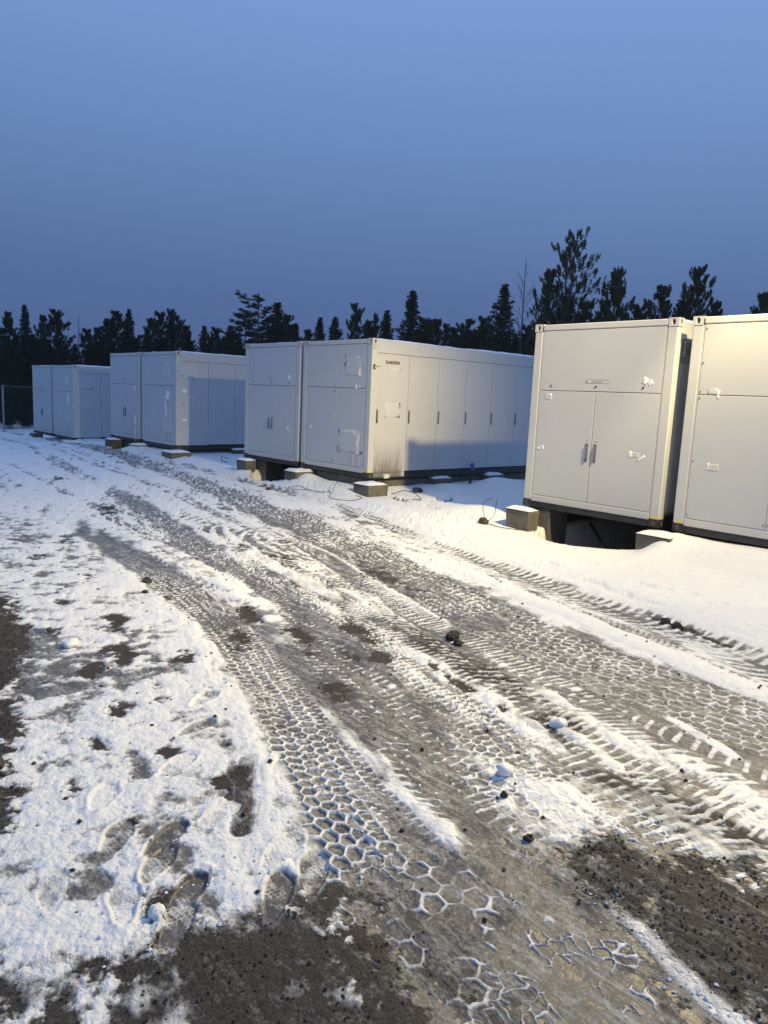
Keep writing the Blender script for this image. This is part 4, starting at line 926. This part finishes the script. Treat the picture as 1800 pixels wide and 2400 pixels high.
wire([(-12.3, 9.2, .01), (-12.8, 9.15, .02), (-13.2, 9.25, .01), (-13.5, 9.1, .02), (-13.1, 9.0, .03), (-12.6, 9.1, .04), (-12.2, 9.25, .03), (-12.4, 9.35, .01)], .0055, 'tangled thin wire lying on snow in front of the mud stained container')
wire([(-11.35, 10.2, .02), (-11.0, 10.4, .10), (-10.7, 10.35, .08), (-10.45, 10.2, .01), (-10.6, 10.1, .01)], .008, 'bent black cable sticking up right of the stained corner block')
wire([(-17.2, 9.7, .25), (-17.35, 9.6, .30), (-17.2, 9.5, .18), (-16.9, 9.52, .2)], .010, 'short wire hooked on the cut corner concrete block', 0)
wire([(-4.02, .80, .0), (-3.92, .84, .03), (-3.80, .87, .05), (-3.70, .87, .05), (-3.60, .84, .03), (-3.54, .80, .0)], .007, 'curved dark cable end at the left edge of the yard', 0, 'cable')

# clods of mud, lumps of snow
def clod(x, y, r, label, mt='mudc', seed=0, sq=.7, cat='clod'):
    rnd = random.Random(seed); me = MB(); n, mrings = 12, 7; vs = [(0, 0, r * sq)]
    for i in range(1, mrings):
        ph = math.pi * i / mrings
        for k in range(n):
            th = 2 * math.pi * k / n; rr = r * rnd.uniform(.72, 1.18); vs.append((rr * math.sin(ph) * math.cos(th), rr * math.sin(ph) * math.sin(th) * .85, rr * math.cos(ph) * sq))
    vs.append((0, 0, -r * sq)); fs = [(0, 1 + k, 1 + (k + 1) % n) for k in range(n)]
    for i in range(mrings - 2):
        for k in range(n): a = 1 + i * n + k; b_ = 1 + i * n + (k + 1) % n; fs.append((a, a + n, b_ + n, b_))
    l = len(vs) - 1; fs += [(l, 1 + (mrings - 2) * n + (k + 1) % n, 1 + (mrings - 2) * n + k) for k in range(n)]
    me.add(vs, fs); o = me.build('mud_clod' if mt == 'mudc' else 'snow_lump', M[mt], None, mt != 'mudc'); o.location = (x, y, gz(x, y) + r * sq * .45); o.rotation_euler = (0, 0, rnd.uniform(0, 6))
    return tag(o, label, cat)
M['mudc'] = simple('frozen_mud', (.052, .041, .031), .85, nscale=30, var=.5, bstr=.6, bdist=.01)
clod(-3.25, 6.43, .055, 'dark mud clod on the dirty strip in front of the nearest hollow', seed=1)
clod(-3.10, 6.37, .055, 'rounder mud clod just right of its twin on the dirty strip', seed=2)
clod(-3.95, 4.30, .065, 'brown clod at the end of the narrow snow edge in the road centre', seed=3)
clod(-3.82, 4.22, .045, 'smaller clod touching the brown clod in the road centre', seed=4)
clod(-7.02, 3.05, .055, 'dark clod beside the left wheel track', seed=5)
clod(-6.6, 2.85, .03, 'small dark pebble left of the left wheel track', seed=6)
clod(-13.3, 8.46, .06, 'dark stone lying on snow in front of the middle containers', seed=7)
clod(-2.02, 2.62, .022, 'small black clod beside the round snow lump', seed=8)
clod(-1.72, 2.42, .024, 'black clod at the edge of the brown patch', seed=9)
clod(-3.62, .82, .05, 'frozen mud lump among dirt at the left edge', seed=10)
clod(-3.32, .74, .045, 'nearest frozen mud lump among dirt at the left edge', seed=11)
clod(-7.98, 9.25, .09, 'clump of dark roots below the wire at the nearest corner block', seed=12, sq=.8)
clod(-11.35, 10.95, .14, 'pile of black soil beside the lettered container', seed=13, sq=.5)
clod(-2.15, 2.78, .045, 'round snow lump on the ice in the lower right', 'snow', 21, .8, 'snow lump')
clod(-2.20, .985, .032, 'small snow ball beside the deepest boot print', 'snow', 22, .8, 'snow lump')
clod(-2.35, 3.50, .06, 'snow lump at the head of the chunky ridge', 'snow', 23, .6, 'snow lump')
clod(-5.35, 1.75, .07, 'snow lump near the left edge of the yard', 'snow', 24, .5, 'snow lump')

# loose grit and crumbs
def scatter(name, n, fn, mt, label, seed, rmin, rmax):
    rng = np.random.default_rng(seed); P = fn(rng, n); x, y = P[:, 0].copy(), P[:, 1].copy(); z, sn, mud, _ = ground_fields(x, y)
    base = np.array([(1, 0, 0), (-1, 0, 0), (0, 1, 0), (0, -1, 0), (0, 0, 1), (0, 0, -1)], float)
    fc = np.array([(0, 2, 4), (2, 1, 4), (1, 3, 4), (3, 0, 4), (2, 0, 5), (1, 2, 5), (3, 1, 5), (0, 3, 5)])
    r = rmin + (rmax - rmin) * rng.random(len(x)) ** 6; V = base[None] * (r[:, None, None] * rng.uniform(.6, 1.2, (len(x), 6, 1))) * np.array([1, 1, .75]); a = rng.uniform(0, 6.3, len(x)); c, s = np.cos(a), np.sin(a)
    V = np.stack([V[..., 0] * c[:, None] - V[..., 1] * s[:, None], V[..., 0] * s[:, None] + V[..., 1] * c[:, None], V[..., 2]], -1)
    V += np.stack([x, y, z + r * .35], 1)[:, None]; F = (fc[None] + 6 * np.arange(len(x))[:, None, None]).reshape(-1, 3)
    return tag(raw_mesh(name, V.reshape(-1, 3), F, mt), label, 'gravel' if 'gravel' in name else 'snow', None, 'stuff')
def f_mud(rng, n):
    P = np.concatenate([np.stack([rng.uniform(-2.6, -.6, n), rng.uniform(.2, 1.7, n)], 1), np.stack([rng.uniform(-1.7, -.4, n), rng.uniform(2.1, 3.0, n)], 1), np.stack([-2.4 - rng.random(n) * 5, np.zeros(n)], 1)])
    P[2 * n:, 1] = .62 + (-P[2 * n:, 0] - 3) * .30 + rng.normal(0, .10, n)
    x, y = P[:, 0], P[:, 1]; _, sn, mud, _ = ground_fields(x.copy(), y.copy()); return P[(mud > .5) & (sn < .7)]
scatter('gravel', 7000, f_mud, M['mudc'], 'loose dark grit in the bare brown patches', 1, .001, .0095)
def f_road(rng, n):
    x = -rng.uniform(1.2, 14, n); y1 = np.interp(-x, [1, 3, 5, 8, 14], [1.6, 2.2, 2.9, 3.3, 3.8]); return np.stack([x, y1 + rng.uniform(-1.9, 3.4, n)], 1)
scatter('gravel_crumbs', 2600, f_road, M['mudc'], 'scattered mud crumbs on the packed snow of the road', 2, .003, .018)
def f_snowc(rng, n):
    out = []
    for P, w in ((T6, .18), (R6, .16), (RD, .2), (T5, .3), ([(-2.33, 1.72), (-2.2, 1.3), (-2.3, .9)], .25), (WR, .12)):
        S = spline(P, .1); k = rng.integers(0, len(S), n // 6); out.append(S[k] + rng.normal(0, w * .5, (n // 6, 2)))
    return np.concatenate(out)
scatter('snow_crumbs', 1500, f_snowc, M['snow'], 'crumbs of snow thrown along the ridges', 3, .002, .011)

# ------------------------------------------------------------------ fence at the far left
fo = empty('mesh_fence', (-42, 10.6, CH - 2.7), 'tall wire mesh fence with pale posts at the far left', 'fence')
fz = 0.0
for k in range(-3, 9):
    p = MB(); yy = k * 3.0; p.tube([(0, yy, -.1), (0, yy, 2.42)], .042, 10); p.build('post', M['galv'], fo, True)
mb = MB()
for q in range(0, 36 * 14): y_ = -9 + q / 14.; mb.box(.05, .054, y_, y_ + .004, .05, 2.35)
for q in range(0, 24): mb.box(.055, .059, -9, 27, .08 + q * .098, .084 + q * .098)
mb.build('wire_mesh', M['wire'], fo)
mb = MB(); mb.tube([(0.0, -9, 2.38), (0.0, 27, 2.38)], .03, 8); mb.build('top_rail', M['wire'], fo, True)

# ------------------------------------------------------------------ trees
def needle_tris(C, size, rng, flat=.6, up=None):
    """one narrow blade per centre: C (n,3)"""
    n = len(C); a = rng.normal(size=(n, 3)); a[:, 2] *= flat
    if up is not None: a += up
    a /= np.linalg.norm(a, axis=1)[:, None] + 1e-9; b = rng.normal(size=(n, 3)); b -= (b * a).sum(1)[:, None] * a; b /= np.linalg.norm(b, axis=1)[:, None] + 1e-9
    s = size * rng.uniform(.6, 1.4, n)[:, None]
    V = np.stack([C - a * s * .5 - b * s * .16, C - a * s * .5 + b * s * .16, C + a * s * .5 + b * s * .09, C + a * s * .5 - b * s * .09], 1)
    return V.reshape(-1, 3)
def limb_mesh(mb, a, b, r0, r1, bend=0.0, n=5, seg=3):
    a = Vector(a); b = Vector(b); pts = []
    for i in range(seg + 1):
        t = i / seg; p = a.lerp(b, t); p.z += bend * math.sin(t * math.pi) * (b - a).length; pts.append(p)
    mb.tube(pts, [r0 + (r1 - r0) * i / seg for i in range(seg + 1)], n, False)
def make_spruce(h, seed, dens=1.0, wid=.20):
    wid = wid * 1.12
    rng = np.random.default_rng(seed); tr = MB(); tr.tube([(0, 0, -.3), (0, 0, h * .5), (0, 0, h * .985)], [h * .013, h * .008, .012], 7, False); C = []; U = []; sz = []
    z = h * .04
    while z < h * .985:
        f = 1 - z / h; R = h * wid * (f ** .85) * (1 + .12 * math.sin(z * 3 + seed)) + .05; nb = int(5 + 5 * f + rng.integers(0, 3)); ph = rng.uniform(0, 6)
        for k in range(nb):
            t = ph + 2 * math.pi * k / nb + rng.uniform(-.25, .25); r = R * rng.uniform(.62, 1.16); droop = -.28 * f + rng.uniform(-.08, .08) + .12
            tip = np.array([math.cos(t) * r, math.sin(t) * r, droop * r + .12 * r]); 
            if rng.random() < .35: limb_mesh(tr, (0, 0, z), (tip[0], tip[1], z + tip[2]), .012 * f + .008, .004, -.08, 4, 2)
            m_ = int((9 + 30 * r) * dens); u = rng.random(m_) ** .65
            side = rng.normal(0, 1, m_) * .14 * r * (1.15 - u) + rng.normal(0, .02, m_); p = tip[None] * u[:, None]; p[:, 2] += -.10 * r * np.sin(u * math.pi) + z - np.abs(rng.normal(0, .055, m_)) * (1 + f)
            p[:, 0] += -math.sin(t) * side; p[:, 1] += math.cos(t) * side; C.append(p); U.append(np.tile(np.array([math.cos(t), math.sin(t), .15]) * 1.2, (m_, 1)))
        z += h * .014 + .07 * f + .02
    C = np.concatenate(C); U = np.concatenate(U); return tr, needle_tris(C, .20, rng, .5, U)
def make_pine(h, seed, crown0=.25, wid=.22, dens=1.0, tufts=1.0, lean=0.0, up=.55, top=1.0, round_=0, cone=1):
    rng = np.random.default_rng(seed); tr = MB(); ln = lambda z: (lean * (z / h) ** 1.5 * h * .12 + .04 * math.sin(z * 1.1 + seed), .03 * math.cos(z * .9 + seed))
    pts = [(*ln(z), z) for z in np.linspace(-.3 if True else 0, h * .97, 9)]; pts[0] = (0, 0, -.3)
    tr.tube(pts, [h * .015 * (1 - .88 * i / 8) for i in range(9)], 7, False); C = []; U = []
    z = h * crown0
    def tuft(p, r, n_, dirn):
        c = rng.normal(0, 1, (n_, 3)); c /= np.linalg.norm(c, axis=1)[:, None] + 1e-9; c[:, 2] = np.abs(c[:, 2]) * .9 - .15; C.append(p[None] + c * r * rng.random((n_, 1)) ** .6); U.append(c * 1.6 + dirn[None] * .8)
    while z < h * .97:
        f = (z / h - crown0) / (1 - crown0)
        prof = ((1 - f) ** .75 * (.55 + .45 * min(1, f * 4)) + .09 if cone else math.sin(math.pi * min(1, .28 + f * .72)) ** .8 + .10) if not round_ else (math.sqrt(max(0, 1 - (f * 1.02 - .45) ** 2 / .32)) + .1)
        R = h * wid * prof; nb = int(rng.integers(3, 6)); ph = rng.uniform(0, 6)
        for k in range(nb):
            t = ph + 2 * math.pi * k / nb + rng.uniform(-.5, .5); r = R * rng.uniform(.35, 1.2); x0, y0 = ln(z)
            rise = up * rng.uniform(.5, 1.3) * (.5 + f * .8)
            a = np.array([x0, y0, z]); d = np.array([math.cos(t), math.sin(t), rise]); tip = a + d * r
            limb_mesh(tr, a, tip, .010 * (1 - f) * h * .25 + .010, .006, -.12, 4, 3)
            for q in range(max(1, int((2 + r * 3.2) * tufts))):
                u = rng.uniform(.35, 1.0) if q else 1.0; bp = a + d * r * u; bp[2] += -.12 * math.sin(u * math.pi) * r
                off = rng.normal(0, .17 * r * (1.2 - u) + .05, 3); off[2] = abs(off[2]) * .8; pp = bp + off
                if q and rng.random() < .6: limb_mesh(tr, bp, pp, .008, .004, 0, 3, 1)
                if round_: tuft(pp, .20, int(22 * dens), d / np.linalg.norm(d)); C[-1][:, 2] = pp[2] + (C[-1][:, 2] - pp[2]) * .45
                else:
                    g = d / np.linalg.norm(d) * .5 + np.array([0, 0, .8]); k_ = int(8 * dens)
                    for w_ in range(4): tuft(pp + g * .07 * w_, .10 - .02 * w_, k_, g)
        z += (h * .026 + .10 * rng.random() + .04) if not round_ else (h * .045 + .15 * rng.random())
    tx, ty = ln(h)
    for q in range(7): tuft(np.array([tx, ty, h * (.992 - q * .014) - .04]), .05 + .022 * q, int(20 * dens), np.array([0, 0, 1.5]))
    C = np.concatenate(C); U = np.concatenate(U); return tr, needle_tris(C, .125, rng, .8, U)
def make_birch(h, seed):
    rng = np.random.default_rng(seed); tr = MB(); pts = [(.05 * math.sin(z * .8), .05 * math.cos(z), z) for z in np.linspace(0, h, 10)]; tr.tube(pts, [h * .009 * (1 - .9 * i / 9) + .006 for i in range(10)], 6, False)
    def br(a, d, l, r, lv):
        b_ = a + d * l; limb_mesh(tr, a, b_, r, r * .35, .10, 4, 3)
        if lv:
            for q in range(5):
                u = rng.uniform(.25, .95); nd = d + rng.normal(0, .38, 3); nd[2] = abs(nd[2]) + .35; nd /= np.linalg.norm(nd); br(a + d * l * u, nd, l * rng.uniform(.3, .5), r * .5, lv - 1)
    z = h * .18
    while z < h * .96:
        f = 1 - z / h
        t = rng.uniform(0, 6.3); d = np.array([math.cos(t) * .62, math.sin(t) * .62, .85]); d /= np.linalg.norm(d); br(np.array([.05 * math.sin(z * .8), .05 * math.cos(z), z]), d, h * .20 * f ** .6 * rng.uniform(.6, 1.1) + .2, .018 * f + .008, 2 if f > .2 else 1); z += .30
    return tr, None
PROT = {}
def proto(kind, idx):
    key = (kind, idx)
    if key in PROT: return PROT[key]
    H0 = 10.0
    if kind == 'spruce': tr, V = make_spruce(H0, 100 + idx, 1.0, (.19, .17, .22)[idx % 3])
    elif kind == 'pine': tr, V = make_pine(H0, 200 + idx, .10, (.16, .19, .12, .20)[idx % 4], 1.0, 2.3, 0, (.85, .7, 1.0, .75)[idx % 4])
    elif kind == 'oldpine': tr, V = make_pine(H0, 300 + idx, .20, .25, 1.0, 2.6, 0, .20, round_=1)
    elif kind == 'tallpine': tr, V = make_pine(H0 * 1.25, 400 + idx, .30, .165, .8, 1.8, .8, .55, cone=0); H0 *= 1.25
    elif kind == 'birch': tr, V = make_birch(H0, 500 + idx)
    me = bpy.data.meshes.new('trunk'); me.from_pydata(tr.v, [], tr.f); me.update(); me.materials.append(M['birch'] if kind == 'birch' else M['bark'])
    cme = None
    if V is not None:
        F = np.arange(len(V)).reshape(-1, 4); o = raw_mesh('crown_source', V, F, M['spruce'] if kind == 'spruce' else M['pine']); cme = o.data; cme.name = 'crown'; bpy.data.objects.remove(o)
    PROT[key] = (me, cme, H0, V); return PROT[key]
NM = {'spruce': 'spruce_tree', 'pine': 'pine_tree', 'oldpine': 'pine_tree', 'tallpine': 'pine_tree', 'birch': 'birch_tree'}
def tree(kind, idx, px, py, dist, label, wide=1.0, rot=0.0):
    x, y, zt = at(px, py, dist); zb = float(terrain(np.array([x]), np.array([y]))[0]) - .05; me, cme, H0, _ = proto(kind, idx); s = (zt - zb) / H0
    o = empty(NM[kind], (x, y, zb), label, 'tree', 'trees behind the yard'); o.rotation_euler = (0, 0, rot); o.scale = (s * wide, s * wide, s)
    t = bpy.data.objects.new('trunk', me); COL.objects.link(t); t.parent = o
    if cme is not None: c = bpy.data.objects.new('crown', cme); COL.objects.link(c); c.parent = o
TR = [
 ('spruce', 0, 57, 707, 60, 'narrow pointed spruce, tallest of the trees at the far left edge', .8), ('pine', 0, 20, 736, 62, 'pine at the left edge of the picture', 1.0), ('pine', 1, 98, 736, 66, 'thin pine between the left edge spruce and a broad pine', .7),
 ('pine', 3, 132, 729, 58, 'broad many tipped pine above the leftmost container', 1.25), ('birch', 0, 183, 738, 64, 'faint bare birch above the leftmost containers', .8), ('pine', 2, 228, 766, 66, 'low pine right of the faint bare birch', 1.1), ('pine', 0, 205, 775, 60, 'low dark pine behind the two leftmost containers', 1.3),
 ('pine', 1, 250, 745, 62, 'pine left of a round topped pine above the second pair', 1.0), ('pine', 3, 275, 732, 60, 'round topped pine left of a pointed spruce above the second pair', 1.2), ('spruce', 1, 302, 717, 62, 'pointed spruce above the double door container of the second pair', .95),
 ('pine', 2, 352, 745, 60, 'left tip of the pine cluster above the second pair', 1.1), ('pine', 0, 376, 736, 58, 'middle pine of the cluster above the second pair', 1.2), ('pine', 2, 401, 723, 60, 'highest pine of the cluster above the second pair', .9), ('pine', 1, 417, 737, 59, 'right pine of the cluster above the second pair', .8), ('pine', 0, 438, 768, 60, 'low pine at the right foot of the pine cluster', 1.2),
 ('spruce', 2, 479, 758, 66, 'small spruce midway between the pine cluster and the round old pine', 1.0), ('pine', 3, 506, 770, 66, 'low round pine right of the small midway spruce', 1.1), ('spruce', 0, 539, 757, 64, 'small spruce at the left foot of the round old pine', 1.0),
 ('oldpine', 0, 606, 685, 52, 'big round topped old pine above the middle double door container', .95), ('spruce', 2, 651, 701, 50, 'dense dark tree leaning against the right side of the round old pine', 1.15), ('pine', 1, 672, 735, 52, 'lower shoulder pine right of the dense dark tree', 1.0), ('oldpine', 1, 575, 735, 53, 'lower bushy pine in front of the round old pine', 1.1),
 ('spruce', 0, 694, 753, 58, 'small spruce first in the row above the middle pair', 1.0), ('pine', 2, 721, 771, 56, 'lowest pine above the gap of the middle pair', 1.2), ('spruce', 1, 751, 737, 58, 'spruce second in the row above the middle pair', 1.0), ('spruce', 2, 786, 736, 58, 'wide based spruce above the stained container front', 1.05),
 ('pine', 1, 835, 708, 50, 'open narrow pine above the corner of the stained container', .8), ('pine', 0, 866, 757, 52, 'low pine between the open narrow pine and a thin tufted one', 1.0), ('pine', 2, 880, 733, 52, 'thin pine with a tuft on top above the lettered side', .55), ('spruce', 1, 908, 720, 56, 'pale spruce left of the tall spruce above the lettered side', 1.1),
 ('spruce', 0, 968, 672, 48, 'tall layered spruce above the lettered side', 1.0), ('pine', 3, 1000, 748, 48, 'low pine at the right foot of the tall layered spruce', 1.2), ('pine', 1, 1027, 746, 48, 'pine right of the tall layered spruce', .9), ('pine', 2, 1046, 757, 49, 'slim pine tip above the far end of the lettered side', .8), ('pine', 0, 1064, 773, 48, 'lowest pine before the dark pair left of the tallest spruce', 1.0),
 ('pine', 1, 1097, 746, 45, 'pine left of the darkest spruce', 1.1), ('pine', 3, 1137, 744, 45, 'pine touching the left side of the darkest spruce', 1.0), ('spruce', 2, 1185, 656, 42, 'darkest tall spruce left of the bare birch', .95),
 ('birch', 1, 1234, 606, 42, 'tall bare birch between the darkest spruce and the tallest pine', .9), ('birch', 0, 1262, 690, 41, 'short bare birch at the foot of the tallest pine', .9), ('tallpine', 0, 1336, 536, 40, 'tallest pine with open crown above the nearest container', .8), ('pine', 1, 1288, 627, 41, 'pine growing against the left side of the tallest pine', .72),
 ('pine', 0, 1373, 715, 40, 'low pine between the tallest pine and the forked pine', 1.3), ('pine', 3, 1446, 635, 39, 'forked pine with spreading side branches above the nearest container', .85), ('pine', 2, 1420, 700, 40, 'low pine at the left foot of the forked pine', 1.1), ('pine', 1, 1559, 667, 40, 'broad bushy pine above the right part of the nearest container', 1.0),
 ('pine', 3, 1638, 628, 40, 'pointed bushy pine above the gap of the nearest pair', .85), ('pine', 2, 1605, 700, 41, 'low pine left of the pointed bushy pine', 1.0), ('pine', 0, 1682, 715, 41, 'low pine right of the pointed bushy pine', 1.0), ('pine', 2, 1792, 684, 40, 'pine at the right edge of the picture', 1.1),
 ('spruce', 0, 1112, 800, 47, 'dark low spruce behind the far end of the lettered container', 1.3), ('pine', 1, 1245, 770, 44, 'bushy low pine just left of the nearest container', 1.4), ('spruce', 1, 1212, 775, 46, 'low spruce at the right foot of the darkest spruce', 1.3), ('pine', 0, 1330, 700, 42, 'leafy lower pine behind the trunk of the tallest pine', 1.3), ('pine', 3, 1498, 715, 41, 'low pine right of the forked pine', 1.1)]
for k, a in enumerate(TR): tree(*a, rot=(k * 2.399) % 6.283)
# the wood behind, which reads as one mass
def wood():
    rng = np.random.default_rng(9); Vs = []
    def low(kind, idx):
        V = proto(kind, idx)[3].reshape(-1, 4, 3); return V
    srcs = [low('spruce', 0), low('spruce', 2), low('pine', 0), low('pine', 3), low('pine', 1)]
    def put(x, y, h, sc, k):
        V = srcs[k]; sel = rng.random(len(V)) < .16; Q = V[sel]; c = Q.mean(1, keepdims=True); Q = c + (Q - c) * 2.1; a = rng.uniform(0, 6.3); s = h / 10.
        X = (Q[..., 0] * math.cos(a) - Q[..., 1] * math.sin(a)) * s * sc; Y = (Q[..., 0] * math.sin(a) + Q[..., 1] * math.cos(a)) * s * sc
        zb = float(terrain(np.array([x]), np.array([y]))[0]); Vs.append(np.stack([X + x, Y + y, Q[..., 2] * s + zb], -1).reshape(-1, 3))
    for k in range(330):
        px = rng.uniform(-350, 2150); d = rng.uniform(64, 84) if px < 520 else rng.uniform(60, 80) if px < 1150 else rng.uniform(47, 62)
        top = np.interp(px, [-300, 0, 200, 500, 560, 700, 1050, 1200, 1300, 1800, 2100], [770, 775, 790, 800, 790, 800, 795, 770, 790, 755, 740]) + rng.uniform(-14, 45)
        x, y, zt = at(px, top, d); put(x, y, zt + .9, rng.uniform(.9, 1.4), int(rng.integers(0, 5)))
    for k in range(170):                                         # undergrowth and young trees at the wood's edge
        px = rng.uniform(-260, 700); d = rng.uniform(46.5, 62); x, y, zt = at(px, rng.uniform(880, 945), d); put(x, y, zt + .95, rng.uniform(1.3, 2.4), int(rng.integers(2, 5)))
    V = np.concatenate(Vs); o = raw_mesh('forest', V, np.arange(len(V)).reshape(-1, 4), M['spruce']); print('forest faces', len(V) // 4)
    tag(o, 'dark mass of conifer forest behind the yard', 'forest', None, 'stuff')
wood()

# ------------------------------------------------------------------ the evening's thin mist
mb = MB(); mb.box(-130, 60, -60, 130, -2.4, 16.0); hz = mb.build('haze', [])
hm = bpy.data.materials.new('thin_mist'); hm.use_nodes = True; hn = hm.node_tree; hn.nodes.clear()
ho = hn.nodes.new('ShaderNodeOutputMaterial'); hv = hn.nodes.new('ShaderNodeVolumePrincipled')
hv.inputs['Color'].default_value = (.80, .87, .96, 1); hv.inputs['Density'].default_value = .00045; hn.links.new(hv.outputs[0], ho.inputs['Volume'])
hz.data.materials.append(hm); tag(hz, 'thin evening mist over the yard and forest', None, None, 'stuff')
